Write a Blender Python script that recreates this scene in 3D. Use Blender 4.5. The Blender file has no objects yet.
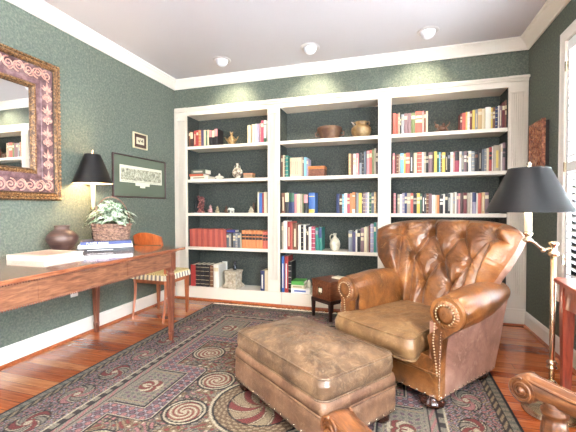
import bpy, math, random
from mathutils import Vector, Matrix, noise
random.seed(7)
PI=math.pi
scn=bpy.context.scene
col=scn.collection
# ------------------------------------------------------------------ materials
def hexc(r,g,b):
    def f(c):
        c/=255.0
        return c/12.92 if c<=.04045 else ((c+.055)/1.055)**2.4
    return (f(r),f(g),f(b),1)
def newmat(name):
    m=bpy.data.materials.new(name); m.use_nodes=True
    nt=m.node_tree; b=nt.nodes['Principled BSDF']
    return m,nt,b
_mc={}
def plain(r,g,b,rough=.6,metal=0,coat=0,name=None,emit=0,trans=0):
    k=(r,g,b,rough,metal,coat,emit,trans)
    if k in _mc: return _mc[k]
    m,nt,p=newmat(name or 'plain_%d_%d_%d'%(r,g,b))
    p.inputs['Base Color'].default_value=hexc(r,g,b)
    p.inputs['Roughness'].default_value=rough; p.inputs['Metallic'].default_value=metal
    p.inputs['Coat Weight'].default_value=coat; p.inputs['Coat Roughness'].default_value=.08
    if emit:
        p.inputs['Emission Color'].default_value=hexc(r,g,b); p.inputs['Emission Strength'].default_value=emit
    if trans: p.inputs['Transmission Weight'].default_value=trans
    _mc[k]=m
    return m
def N(nt,t,**kw):
    n=nt.nodes.new(t)
    for k,v in kw.items():
        if hasattr(n,k): setattr(n,k,v)
        else: n.inputs[k].default_value=v
    return n
def ramp(nt,stops):
    r=nt.nodes.new('ShaderNodeValToRGB'); e=r.color_ramp.elements
    e[0].position,e[0].color=stops[0]; e[1].position,e[1].color=stops[-1]
    for p,c in stops[1:-1]:
        x=e.new(p); x.color=c
    return r
def coords(nt,kind='Object',scale=(1,1,1),rot=(0,0,0)):
    t=nt.nodes.new('ShaderNodeTexCoord'); mp=nt.nodes.new('ShaderNodeMapping')
    mp.inputs['Scale'].default_value=scale; mp.inputs['Rotation'].default_value=rot
    nt.links.new(t.outputs[kind],mp.inputs['Vector']); return mp.outputs['Vector']
def bump(nt,src,b,strength=.3,dist=.01):
    n=nt.nodes.new('ShaderNodeBump'); n.inputs['Strength'].default_value=strength; n.inputs['Distance'].default_value=dist
    nt.links.new(src,n.inputs['Height']); nt.links.new(n.outputs['Normal'],b.inputs['Normal'])
def mottled(name,stops,scale=8,detail=6,rough=.5,bumps=.2,bd=.004,coat=0,stretch=(1,1,1),metal=0,rn=.6,bscale=None,kind='Object'):
    m,nt,b=newmat(name); v=coords(nt,kind,stretch)
    n=N(nt,'ShaderNodeTexNoise',Scale=scale,Detail=detail,Roughness=rn); nt.links.new(v,n.inputs['Vector'])
    r=ramp(nt,stops); nt.links.new(n.outputs['Fac'],r.inputs['Fac']); nt.links.new(r.outputs['Color'],b.inputs['Base Color'])
    b.inputs['Roughness'].default_value=rough; b.inputs['Coat Weight'].default_value=coat; b.inputs['Metallic'].default_value=metal
    b.inputs['Coat Roughness'].default_value=.1
    if bumps:
        n2=n
        if bscale:
            n2=N(nt,'ShaderNodeTexNoise',Scale=bscale,Detail=4); nt.links.new(v,n2.inputs['Vector'])
        bump(nt,n2.outputs['Fac'],b,bumps,bd)
    return m
def wood(name,c1,c2,c3,grain=(1,14,14),scale=6,rough=.35,coat=.3):
    m,nt,b=newmat(name); v=coords(nt,'Object',grain)
    n=N(nt,'ShaderNodeTexNoise',Scale=scale,Detail=7,Roughness=.62,Distortion=.6); nt.links.new(v,n.inputs['Vector'])
    r=ramp(nt,[(.28,hexc(*c1)),(.5,hexc(*c2)),(.72,hexc(*c3))]); nt.links.new(n.outputs['Fac'],r.inputs['Fac'])
    nt.links.new(r.outputs['Color'],b.inputs['Base Color'])
    b.inputs['Roughness'].default_value=rough; b.inputs['Coat Weight'].default_value=coat; b.inputs['Coat Roughness'].default_value=.07
    bump(nt,n.outputs['Fac'],b,.08,.002)
    return m
def leather(name,dark,mid,light,scuff,sc=5,rough=.36,coat=.15,scuff_lo=.60,scuff_hi=.80):
    m,nt,b=newmat(name); v=coords(nt)
    n=N(nt,'ShaderNodeTexNoise',Scale=sc,Detail=6,Roughness=.65,Distortion=.4); nt.links.new(v,n.inputs['Vector'])
    r=ramp(nt,[(.3,hexc(*dark)),(.5,hexc(*mid)),(.68,hexc(*light))]); nt.links.new(n.outputs['Fac'],r.inputs['Fac'])
    n2=N(nt,'ShaderNodeTexNoise',Scale=sc*3.1,Detail=10,Roughness=.78,Distortion=1.2); nt.links.new(v,n2.inputs['Vector'])
    r2=ramp(nt,[(scuff_lo-.06,(0,0,0,1)),(scuff_hi-.06,(1,1,1,1))]); nt.links.new(n2.outputs['Fac'],r2.inputs['Fac'])
    mx=nt.nodes.new('ShaderNodeMix'); mx.data_type='RGBA'
    nt.links.new(r2.outputs['Color'],mx.inputs['Factor']); nt.links.new(r.outputs['Color'],mx.inputs[6]); mx.inputs[7].default_value=hexc(*scuff)
    nt.links.new(mx.outputs[2],b.inputs['Base Color'])
    rr=N(nt,'ShaderNodeMapRange'); rr.inputs['To Min'].default_value=rough-.08; rr.inputs['To Max'].default_value=rough+.2
    nt.links.new(n2.outputs['Fac'],rr.inputs['Value']); nt.links.new(rr.outputs['Result'],b.inputs['Roughness'])
    b.inputs['Coat Weight'].default_value=coat; b.inputs['Coat Roughness'].default_value=.18
    n3=N(nt,'ShaderNodeTexNoise',Scale=38,Detail=8,Roughness=.7,Distortion=1.5); nt.links.new(v,n3.inputs['Vector'])
    bump(nt,n3.outputs['Fac'],b,.45,.006)
    return m

M={}
M['wallpaper']=mottled('green_wallpaper',[(.34,hexc(76,84,76)),(.5,hexc(92,100,89)),(.66,hexc(113,118,102))],scale=64,detail=4,rough=.75,bumps=.05,bd=.001,rn=.7)
M['ceiling']=plain(196,192,194,.9,name='ceiling_paint')
M['white']=plain(232,225,214,.45,name='white_trim_paint')
M['shelfwhite']=plain(218,208,193,.5,name='shelf_paint')
M['shutter']=plain(244,244,242,.5,name='shutter_paint')
M['mahogany']=wood('desk_mahogany',(78,44,30),(122,78,56),(156,110,82),(2,2,14),5,.3,.5)
M['mahog_y']=wood('desk_mahogany_top',(88,44,28),(134,78,52),(168,112,80),(14,1.2,14),5,.2,.9)
M['legwood']=wood('leg_wood',(72,34,20),(116,62,40),(146,84,58),(14,14,1.5),5,.32,.4)
M['cherry']=wood('cherry_wood',(122,58,26),(158,82,42),(184,108,60),(14,14,1.5),4,.35,.3)
M['redwood']=wood('red_desk_wood',(112,40,26),(150,62,40),(176,86,60),(14,14,1.5),4,.3,.5)
M['oldwood']=wood('old_box_wood',(70,32,16),(108,56,30),(140,84,50),(10,2,10),6,.45,.15)
M['darkwood']=plain(48,22,18,.4,coat=.2,name='dark_stand_wood')
M['armwood']=wood('armchair_walnut',(52,26,10),(94,52,22),(134,84,42),(2.5,12,12),5,.45,.12)
M['brass']=plain(214,196,168,.24,1,name='brass')
M['pewter']=plain(200,180,150,.25,1,name='aged_nickel')
M['shade']=plain(9,8,9,.42,coat=.1,name='black_shade')
M['shade_in']=plain(232,214,180,.7,name='shade_lining')
M['gold']=mottled('gilt',[(.35,hexc(84,54,32)),(.5,hexc(138,98,62)),(.65,hexc(186,148,102))],scale=90,rough=.4,bumps=.5,bd=.004,metal=.45)
M['golddark']=mottled('dark_gilt',[(.35,hexc(48,30,20)),(.5,hexc(92,64,40)),(.65,hexc(150,112,70))],scale=70,rough=.45,bumps=.6,bd=.005,metal=.3)
M['rose']=mottled('rose_frame',[(.35,hexc(78,50,50)),(.5,hexc(108,78,80)),(.68,hexc(140,112,110))],scale=18,rough=.45,bumps=.1)
M['roseorn']=mottled('rose_ornament',[(.35,hexc(170,120,110)),(.65,hexc(206,164,142))],scale=40,rough=.4,bumps=.2)
M['mirror']=plain(245,245,245,.01,1,name='mirror_glass')
M['chairleather']=leather('armchair_leather',(64,34,14),(120,72,34),(160,104,54),(190,142,92),sc=4.2,rough=.25,coat=.5,scuff_lo=.60,scuff_hi=.90)
M['cushleather']=leather('cushion_leather',(88,60,36),(126,92,58),(152,118,80),(168,140,104),sc=6,rough=.36,coat=.2)
M['sideleather']=leather('side_leather',(122,82,66),(162,120,102),(188,150,130),(204,172,154),sc=3.5,rough=.45,coat=.05)
M['ottleather']=leather('ottoman_leather',(64,46,32),(104,78,56),(138,108,80),(186,158,128),sc=6,rough=.30,coat=.3,scuff_lo=.56,scuff_hi=.95)
M['ottside']=leather('ottoman_side_leather',(80,52,38),(114,82,60),(140,106,82),(176,146,120),sc=6,rough=.38,coat=.12,scuff_lo=.58,scuff_hi=.95)
M['nail']=plain(214,200,182,.25,1,name='nail_heads')
M['bunwood']=plain(58,28,20,.25,coat=.6,name='bun_foot_wood')
M['basket']=mottled('wicker',[(.35,hexc(70,48,40)),(.65,hexc(160,124,104))],scale=70,rough=.8,bumps=.8,bd=.006)
M['pot']=mottled('clay',[(.3,hexc(48,36,36)),(.5,hexc(78,58,52)),(.7,hexc(112,82,68))],scale=5,rough=.38,bumps=.1,stretch=(1,1,5))

# floor boards
def floor_mat():
    m,nt,b=newmat('cherry_boards'); v=coords(nt,'Object',(1,1,1))
    br=N(nt,'ShaderNodeTexBrick',offset=.37,offset_frequency=2); br.inputs['Scale'].default_value=1
    br.inputs['Brick Width'].default_value=1.3; br.inputs['Row Height'].default_value=.083; br.inputs['Mortar Size'].default_value=.0012
    br.inputs['Color1'].default_value=(0,0,0,1); br.inputs['Color2'].default_value=(1,1,1,1); br.inputs['Mortar'].default_value=(.5,.5,.5,1)
    nt.links.new(v,br.inputs['Vector'])
    r=ramp(nt,[(0,hexc(160,74,38)),(.3,hexc(188,98,52)),(.6,hexc(206,116,64)),(1,hexc(222,146,90))]); nt.links.new(br.outputs['Color'],r.inputs['Fac'])
    v2=coords(nt,'Object',(1.2,22,1)); n=N(nt,'ShaderNodeTexNoise',Scale=4,Detail=6,Roughness=.6,Distortion=.5); nt.links.new(v2,n.inputs['Vector'])
    r2=ramp(nt,[(.3,hexc(176,150,140)),(.7,(1,1,1,1))]); nt.links.new(n.outputs['Fac'],r2.inputs['Fac'])
    mx=nt.nodes.new('ShaderNodeMix'); mx.data_type='RGBA'; mx.blend_type='MULTIPLY'; mx.inputs['Factor'].default_value=1
    nt.links.new(r.outputs['Color'],mx.inputs[6]); nt.links.new(r2.outputs['Color'],mx.inputs[7])
    mm=nt.nodes.new('ShaderNodeMix'); mm.data_type='RGBA'; nt.links.new(br.outputs['Fac'],mm.inputs['Factor'])
    nt.links.new(mx.outputs[2],mm.inputs[6]); mm.inputs[7].default_value=hexc(60,24,14)
    nt.links.new(mm.outputs[2],b.inputs['Base Color'])
    b.inputs['Roughness'].default_value=.2; b.inputs['Coat Weight'].default_value=.5; b.inputs['Coat Roughness'].default_value=.12
    return m
M['floor']=floor_mat()

# ------------------------------------------------------------------ mesh builder
class MB:
    def __init__(s): s.v=[]; s.f=[]; s.m=[]; s.sm=[]; s.mats=[]
    def mi(s,mat):
        if mat not in s.mats: s.mats.append(mat)
        return s.mats.index(mat)
    def add(s,vs,fs,mat,smooth=False,T=None):
        o=len(s.v); k=s.mi(mat)
        for p in vs:
            p=Vector(p)
            if T: p=T@p
            s.v.append(p)
        for f in fs:
            s.f.append([o+i for i in f]); s.m.append(k); s.sm.append(smooth)
        return s
    def box(s,x0,x1,y0,y1,z0,z1,mat,T=None,ch=0):
        if ch<=0:
            vs=[(x,y,z) for x in(x0,x1) for y in(y0,y1) for z in(z0,z1)]
            fs=[(0,1,3,2),(4,6,7,5),(0,4,5,1),(2,3,7,6),(0,2,6,4),(1,5,7,3)]
            return s.add(vs,fs,mat,T=T)
        # chamfered: 24 verts
        import bmesh
        bm=bmesh.new(); bmesh.ops.create_cube(bm,size=1)
        for v in bm.verts: v.co=Vector(((x0+x1)/2+v.co.x*(x1-x0),(y0+y1)/2+v.co.y*(y1-y0),(z0+z1)/2+v.co.z*(z1-z0)))
        bmesh.ops.bevel(bm,geom=bm.edges[:],offset=ch,segments=2,affect='EDGES',profile=.5)
        bm.verts.index_update()
        vs=[v.co.copy() for v in bm.verts]; fs=[[v.index for v in f.verts] for f in bm.faces]; bm.free()
        return s.add(vs,fs,mat,T=T)
    def lathe(s,prof,mat,c=(0,0,0),n=32,T=None,sx=1,sy=1,mod=None,smooth=True):
        vs=[];fs=[]
        for i,(r,z) in enumerate(prof):
            for j in range(n):
                a=2*PI*j/n; rr=r*(mod(a,z) if mod else 1)
                vs.append((c[0]+rr*math.cos(a)*sx,c[1]+rr*math.sin(a)*sy,c[2]+z))
        for i in range(len(prof)-1):
            for j in range(n):
                k=(j+1)%n; fs.append((i*n+j,i*n+k,(i+1)*n+k,(i+1)*n+j))
        fs.append(tuple(range(n))[::-1]); fs.append(tuple((len(prof)-1)*n+j for j in range(n)))
        return s.add(vs,fs,mat,smooth,T)
    def tube(s,path,r,mat,n=8,T=None,closed=False,smooth=True):
        P=[Vector(p) for p in path]; L=len(P)
        rs=r if isinstance(r,(list,tuple)) else [r]*L
        vs=[];fs=[];up=None
        for i,p in enumerate(P):
            if closed: t=(P[(i+1)%L]-P[i-1])
            else: t=(P[min(i+1,L-1)]-P[max(i-1,0)])
            t.normalize()
            if up is None:
                up=Vector((0,0,1)) if abs(t.z)<.9 else Vector((1,0,0))
            a=t.cross(up); 
            if a.length<1e-6: a=t.cross(Vector((1,.3,0)))
            a.normalize(); b=a.cross(t).normalized(); up=b
            for j in range(n):
                q=2*PI*j/n; vs.append(p+a*math.cos(q)*rs[i]+b*math.sin(q)*rs[i])
        m=L if closed else L-1
        for i in range(m):
            for j in range(n):
                k=(j+1)%n; i2=(i+1)%L; fs.append((i*n+j,i2*n+j,i2*n+k,i*n+k))
        if not closed:
            fs.append(tuple(range(n))); fs.append(tuple((L-1)*n+j for j in range(n))[::-1])
        return s.add(vs,fs,mat,smooth,T)
    def ball(s,c,r,mat,n=12,m=8,sc=(1,1,1),T=None):
        prof=[(max(1e-4,r*math.sin(PI*i/m)),-r*math.cos(PI*i/m)) for i in range(m+1)]
        vs=[];fs=[]
        for rr,z in prof:
            for j in range(n):
                a=2*PI*j/n; vs.append((c[0]+rr*math.cos(a)*sc[0],c[1]+rr*math.sin(a)*sc[1],c[2]+z*sc[2]))
        for i in range(m):
            for j in range(n):
                k=(j+1)%n; fs.append((i*n+j,i*n+k,(i+1)*n+k,(i+1)*n+j))
        return s.add(vs,fs,mat,True,T)
    def grid(s,fn,nu,nv,mat,closeu=False,smooth=True,T=None):
        vs=[];fs=[]
        for i in range(nu+(0 if closeu else 1)):
            for j in range(nv+1): vs.append(fn(i/nu,j/nv))
        w=nv+1; cu=nu if closeu else nu+1
        for i in range(nu):
            for j in range(nv):
                a=i%cu; b=(i+1)%cu
                fs.append((a*w+j,b*w+j,b*w+j+1,a*w+j+1))
        return s.add(vs,fs,mat,smooth,T)
    def prism(s,poly,axis,a0,a1,mat,T=None,smooth=False):
        # poly 2D points, extruded along axis between a0 and a1
        def P(u,w,a):
            return {'x':(a,u,w),'y':(u,a,w),'z':(u,w,a)}[axis]
        n=len(poly); vs=[P(u,w,a0) for u,w in poly]+[P(u,w,a1) for u,w in poly]
        fs=[tuple(range(n)),tuple(range(2*n-1,n-1,-1))]
        for i in range(n): fs.append((i,i+n,(i+1)%n+n,(i+1)%n))
        return s.add(vs,fs,mat,smooth,T)
    def taper(s,c,z0,z1,a0,a1,mat,T=None,b0=None,b1=None,c1=None):
        # square tapered post, half sizes a0 (bottom) a1 (top)
        b0=a0 if b0 is None else b0; b1=a1 if b1 is None else b1; d=c1 or c
        vs=[(c[0]+sx*a0,c[1]+sy*b0,z0) for sx,sy in((-1,-1),(1,-1),(1,1),(-1,1))]+[(d[0]+sx*a1,d[1]+sy*b1,z1) for sx,sy in((-1,-1),(1,-1),(1,1),(-1,1))]
        return s.add(vs,[(3,2,1,0),(4,5,6,7),(0,1,5,4),(1,2,6,5),(2,3,7,6),(3,0,4,7)],mat,T=T)
    def build(s,name,parent=None,auto=True):
        me=bpy.data.meshes.new(name); me.from_pydata(s.v,[],s.f)
        for m in s.mats: me.materials.append(m)
        me.polygons.foreach_set('material_index',s.m); me.polygons.foreach_set('use_smooth',s.sm)
        import bmesh
        bm=bmesh.new(); bm.from_mesh(me); bmesh.ops.recalc_face_normals(bm,faces=bm.faces[:]); bm.to_mesh(me); bm.free()
        me.update()
        o=bpy.data.objects.new(name,me); col.objects.link(o)
        if parent: o.parent=parent
        return o
def tag(o,label=None,cat=None,group=None,kind=None):
    if label: o['label']=label
    if cat: o['category']=cat
    if group: o['group']=group
    if kind: o['kind']=kind
    return o
def empty(name,loc=(0,0,0),rz=0,label=None,cat=None,group=None,kind=None):
    o=bpy.data.objects.new(name,None); col.objects.link(o); o.location=loc; o.rotation_euler=(0,0,rz); o.empty_display_size=.05
    return tag(o,label,cat,group,kind)
def at(o,loc,rz=0):
    o.location=loc; o.rotation_euler=(0,0,rz); return o
def struct(mb,name,parent=None):
    o=mb.build(name,parent)
    if not parent: o['kind']='structure'
    return o
def mitre(mb,a0,a1,z0,z1,prof,mats,P,segs=None):
    """closed rectangular moulding; prof = [(inset,height)], P(a,z,h)->xyz"""
    cs=[(a0,z0,1,1),(a1,z0,-1,1),(a1,z1,-1,-1),(a0,z1,1,-1)]
    for k in range(len(prof)-1):
        vs=[]
        for (i,h) in (prof[k],prof[k+1]):
            for a,z,sa,sz in cs: vs.append(P(a+sa*i,z+sz*i,h))
        mb.add(vs,[(j,(j+1)%4,4+(j+1)%4,4+j) for j in range(4)],mats[k] if isinstance(mats,(list,tuple)) else mats)

# ------------------------------------------------------------------ camera
H=1.14; F_PX=351.5
yaw=math.radians(16.884); pit=math.radians(-1.298); rol=math.radians(-.113)
cy,sy=math.cos(yaw),math.sin(yaw)
Fv=Vector((-sy*math.cos(pit),cy*math.cos(pit),math.sin(pit))); R0=Vector((cy,sy,0)); U0=R0.cross(Fv)
Rv=R0*math.cos(rol)+U0*math.sin(rol); Uv=-R0*math.sin(rol)+U0*math.cos(rol)
cd=bpy.data.cameras.new('camera'); cam=bpy.data.objects.new('camera',cd); col.objects.link(cam)
cd.sensor_width=36; cd.lens=F_PX*36/576; cd.clip_start=.02
mw=Matrix((Rv,Uv,-Fv)).transposed().to_4x4(); mw.translation=Vector((0,0,H)); cam.matrix_world=mw
scn.camera=cam
def shelf_x(px,Y=3.92,py=200):
    d=Fv+Rv*((px-288)/F_PX)+Uv*((216-py)/F_PX); return d.x/d.y*Y

# ------------------------------------------------------------------ room shell
XL,XR,D,CZ=-2.70,1.218,3.91,2.74
YF=-2.3; T=.12; CAV=4.165
b=MB().box(XL-T,XR+T,YF-T,CAV+T,-.1,0,M['floor']); struct(b,'floor')
b=MB().box(XL-T,XR+T,YF-T,CAV+T,CZ,CZ+.1,M['ceiling']); struct(b,'ceiling')
b=MB().box(XL-T,XL,YF-T,CAV+T,0,CZ,M['wallpaper']); struct(b,'wall_left')
# right wall with window openings
W1=(1.62,3.105,.50,2.37); W2=(-1.5,.7,.50,2.34)
b=MB()
wm=M['wallpaper']
b.box(XR,XR+T,YF-T,W2[0],0,CZ,wm); b.box(XR,XR+T,W2[1],W1[0],0,CZ,wm); b.box(XR,XR+T,W1[1],CAV+T,0,CZ,wm)
for w in (W1,W2):
    b.box(XR,XR+T,w[0],w[1],0,w[2],wm); b.box(XR,XR+T,w[0],w[1],w[3],CZ,wm)
struct(b,'wall_right')
# back wall: soffit above bookcase and cavity back
b=MB().box(XL,XR,D,CAV+T,2.395,CZ,wm).box(XL,XR,CAV,CAV+T,0,2.395,wm); struct(b,'wall_back')
W3=(-1.9,.5,.6,2.3)
b=MB().box(XL,W3[0],YF-T,YF,0,CZ,wm).box(W3[1],XR,YF-T,YF,0,CZ,wm).box(W3[0],W3[1],YF-T,YF,0,W3[2],wm).box(W3[0],W3[1],YF-T,YF,W3[3],CZ,wm)
struct(b,'wall_front')
# crown moulding (profile: distance from wall, z)
cp=[(0,2.645),(.014,2.645),(.018,2.66),(.022,2.662),(.06,2.70),(.078,2.712),(.082,2.722),(.098,2.724),(.100,2.74),(0,2.74)]
def run(mb,prof,p0,p1,mat,inx,iny):
    # prof (d,z): from wall line p0-p1, inward direction (inx,iny)
    n=len(prof); vs=[(p0[0]+inx*d,p0[1]+iny*d,z) for d,z in prof]+[(p1[0]+inx*d,p1[1]+iny*d,z) for d,z in prof]
    mb.add(vs,[(i,(i+1)%n,n+(i+1)%n,n+i) for i in range(n)]+[tuple(range(n)),tuple(range(2*n-1,n-1,-1))],mat)
def run_mitre(mb,prof,pts,mat,close=False):
    """moulding along polyline of wall corners with inward offsets given per point as direction*d"""
    n=len(prof); vs=[]
    for (x,y,ix,iy) in pts:
        for d,z in prof: vs.append((x+ix*d,y+iy*d,z))
    fs=[]
    for k in range(len(pts)-1+(1 if close else 0)):
        a=k; c=(k+1)%len(pts)
        for i in range(n): fs.append((a*n+i,a*n+(i+1)%n,c*n+(i+1)%n,c*n+i))
    mb.add(vs,fs,mat)
b=MB(); run_mitre(b,cp,[(XL,YF,1,1),(XL,D,1,-1),(XR,D,-1,-1),(XR,YF,-1,1)],M['white'],True)
struct(b,'trim_1')
# baseboards
bp=[(0,0),(.016,0),(.016,.115),(.011,.125),(.011,.132),(.006,.14),(0,.14)]
sh=[(.016,0),(.034,0),(.030,.012),(.022,.018),(.016,.019)]
bw=M['white']
b=MB(); run(b,bp,(XL,YF),(XL,3.885),bw,1,0); struct(b,'baseboard_left')
b=MB(); run(b,sh,(XL,YF),(XL,3.87),M['cherry'],1,0); struct(b,'trim_2')
b=MB(); run(b,bp,(XR,YF),(XR,3.885),bw,-1,0); struct(b,'baseboard_right')
b=MB(); run(b,sh,(XR,YF),(XR,3.87),M['cherry'],-1,0); struct(b,'trim_3')
b=MB(); run(b,bp,(XL,YF),(XR,YF),bw,0,1); struct(b,'baseboard_front')
# windows
def window(name,w,side,shutter):
    e=empty(name,(0,0,0),kind='structure')
    if side=='R': P=lambda a,z,h:(XR-h,a,z)
    else: P=lambda a,z,h:(a,YF+h,z)
    f=MB(); cs=.078
    mitre(f,w[0]-cs,w[1]+cs,w[2]-cs,w[3]+cs,[(0,0),(0,.022),(.008,.026),(.02,.020),(.056,.016),(.062,.022),(.078,.020),(.078,-T)],M['white'],P)
    f.build('window_frame',e)
    s=MB(); m=(w[0]+w[1])/2; z2=(w[2]+w[3])/2
    def bx(a0,a1,z0,z1,h0,h1,mb,mat):
        p=P(a0,z0,h0); q=P(a1,z1,h1)
        mb.box(min(p[0],q[0]),max(p[0],q[0]),min(p[1],q[1]),max(p[1],q[1]),z0,z1,mat)
    bx(w[0],w[0]+.05,w[2],w[3],-.11,-.08,s,M['white']); bx(w[1]-.05,w[1],w[2],w[3],-.11,-.08,s,M['white'])
    bx(w[0],w[1],w[2],w[2]+.05,-.11,-.08,s,M['white']); bx(w[0],w[1],w[3]-.05,w[3],-.11,-.08,s,M['white'])
    bx(w[0],w[1],z2-.02,z2+.02,-.11,-.08,s,M['white']); bx(m-.015,m+.015,w[2],w[3],-.11,-.08,s,M['white'])
    s.build('sash',e)
    g=MB(); bx(w[0]+.05,w[1]-.05,w[2]+.05,w[3]-.05,-.098,-.094,g,plain(255,255,255,0,trans=1,name='window_glass')); g.build('pane',e)
    if shutter:
        n=3; ww=(w[1]-w[0]-.01)/n
        for k in range(n):
            a0=w[0]+.005+k*ww; a1=a0+ww-.004; st=.032
            pm=MB(); sm=M['shutter']
            for (p0,p1,q0,q1) in ((a0,a0+st,w[2]+.01,w[3]-.01),(a1-st,a1,w[2]+.01,w[3]-.01),(a0+st,a1-st,w[2]+.01,w[2]+.11),(a0+st,a1-st,w[3]-.09,w[3]-.01),(a0+st,a1-st,1.40,1.47)):
                bx(p0,p1,q0,q1,-.020,.006,pm,sm)
            for (q0,q1) in ((w[2]+.12,1.39),(1.48,w[3]-.10)):
                z=q0+.02
                while z<q1:
                    # tilted louvre (tilts up towards the room)
                    dx=.026; dz=.017; xc=XR+.016
                    poly=[(xc+dx,z-dz-.004),(xc+dx,z-dz+.004),(xc-dx,z+dz+.004),(xc-dx,z+dz-.004)]
                    vs=[(p,a,q) for a in (a0+st,a1-st) for p,q in poly]
                    pm.add(vs,[(0,1,2,3),(7,6,5,4),(0,4,5,1),(1,5,6,2),(2,6,7,3),(3,7,4,0)],sm)
                    z+=.052
            # tilt rod
            bx((a0+a1)/2-.006,(a0+a1)/2+.006,w[2]+.14,1.38,.012,.020,pm,sm); bx((a0+a1)/2-.006,(a0+a1)/2+.006,1.50,w[3]-.12,.012,.020,pm,sm)
            po=pm.build('shutter_panel',e)
            if k==n-1:
                for hz in (.75,1.44,2.18):
                    h=MB(); bx(a1-.012,a1+.010,hz-.035,hz+.035,.0065,.020,h,M['brass']); h.build('hinge',po)
    return e
window('window_1',W1,'R',True); window('added_window_2',W2,'R',False); window('added_window_3',W3,'F',False)  # second and third are out of view, added to admit fill light

# ------------------------------------------------------------------ bookcase (built-in, one thing)
BC=empty('bookcase',(0,3.89,0),label='white built-in bookcase with three bays and fluted outer pilasters along the back wall',cat='bookcase')
def bcp(mb,name):
    o=mb.build(name,BC); o.location=(0,-3.89,0); return o
bays=[(-2.505,-1.425),(-1.277,-.172),(-.040,1.045)]
SW=M['shelfwhite']; SH=[.655,1.08,1.50,1.915]; BASE=.15; FY=3.885; CB=CAV-.002
for q0,q1 in ((XL+.001,-2.655),(1.205,XR-.001)):
    b=MB().box(q0,q1,FY+.012,CB,.001,2.39,SW).build('filler_strip',BC); b.location=(0,-3.89,0)
for (x0,x1) in ((-2.655,-2.505),(-1.425,-1.277),(-.172,-.040),(1.045,1.205)):
    b=MB(); b.box(x0,x1,FY+.001,CB,.14,2.30,SW)
    # fluting strips on the face
    n=6 if x1-x0>.14 else 5; w=(x1-x0)-.05
    for k in range(n):
        c=x0+.025+w*(k+.5)/n
        b.box(c-w/n*.25,c+w/n*.25,FY-.011,FY+.001,.30,2.24,SW)
    b.box(x0,x0+.014,FY-.006,FY+.001,.16,2.30,SW); b.box(x1-.014,x1,FY-.006,FY+.001,.16,2.30,SW)
    bcp(b,'pilaster')
M['shaded_paper']=mottled('shade_darkened_wallpaper',[(.36,hexc(44,50,48)),(.5,hexc(58,64,60)),(.64,hexc(80,84,74))],scale=64,detail=4,rough=.75,bumps=.05,bd=.001)  # wallpaper green darkened: shade inside the bays is put into the colour
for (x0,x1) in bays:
    b=MB().box(x0+.0035,x1-.0035,CB-.004,CB-.0005,BASE,2.30,M['shaded_paper']); bcp(b,'shaded_back_panel')  # added sheet that carries the painted shade over the cavity back
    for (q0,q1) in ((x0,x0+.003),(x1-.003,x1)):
        b=MB().box(q0,q1,FY+.010,CB-.0005,BASE,2.30,M['shaded_paper']); bcp(b,'shaded_side_panel')
for (x0,x1) in bays:
    for z in SH:
        b=MB().box(x0+.0031,x1-.0031,FY+.004,CB-.005,z-.036,z,SW); bcp(b,'shelf')
b=MB().box(-2.655,1.205,FY+.004,CB,.001,BASE,SW)
for (x0,x1) in ((-2.655,-2.49),(-1.44,-1.262),(-.187,-.025),(1.03,1.205)):
    b.box(x0,x1,FY-.014,FY+.004,.001,.158,SW)
bcp(b,'plinth')
b=MB(); b.box(-2.655,1.205,FY+.001,CB,2.30,2.385,SW); b.box(-2.662,1.212,FY-.018,FY+.02,2.352,2.372,SW); b.box(-2.668,1.216,FY-.030,FY+.02,2.372,2.393,SW)
for (x0,x1) in ((-2.655,-2.505),(-1.425,-1.277),(-.172,-.040),(1.045,1.205)):
    b.box(x0-.004,x1+.004,FY-.020,FY+.01,2.345,2.372,SW); b.box(x0-.006,x1+.006,FY-.036,FY+.01,2.372,2.394,SW); b.box(x0,x1,FY-.010,FY+.001,2.245,2.262,SW)
bcp(b,'cornice')
b=MB().box(-2.655,1.205,3.853,FY-.014,.001,.018,M['cherry']); bcp(b,'shoe_moulding')

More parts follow.
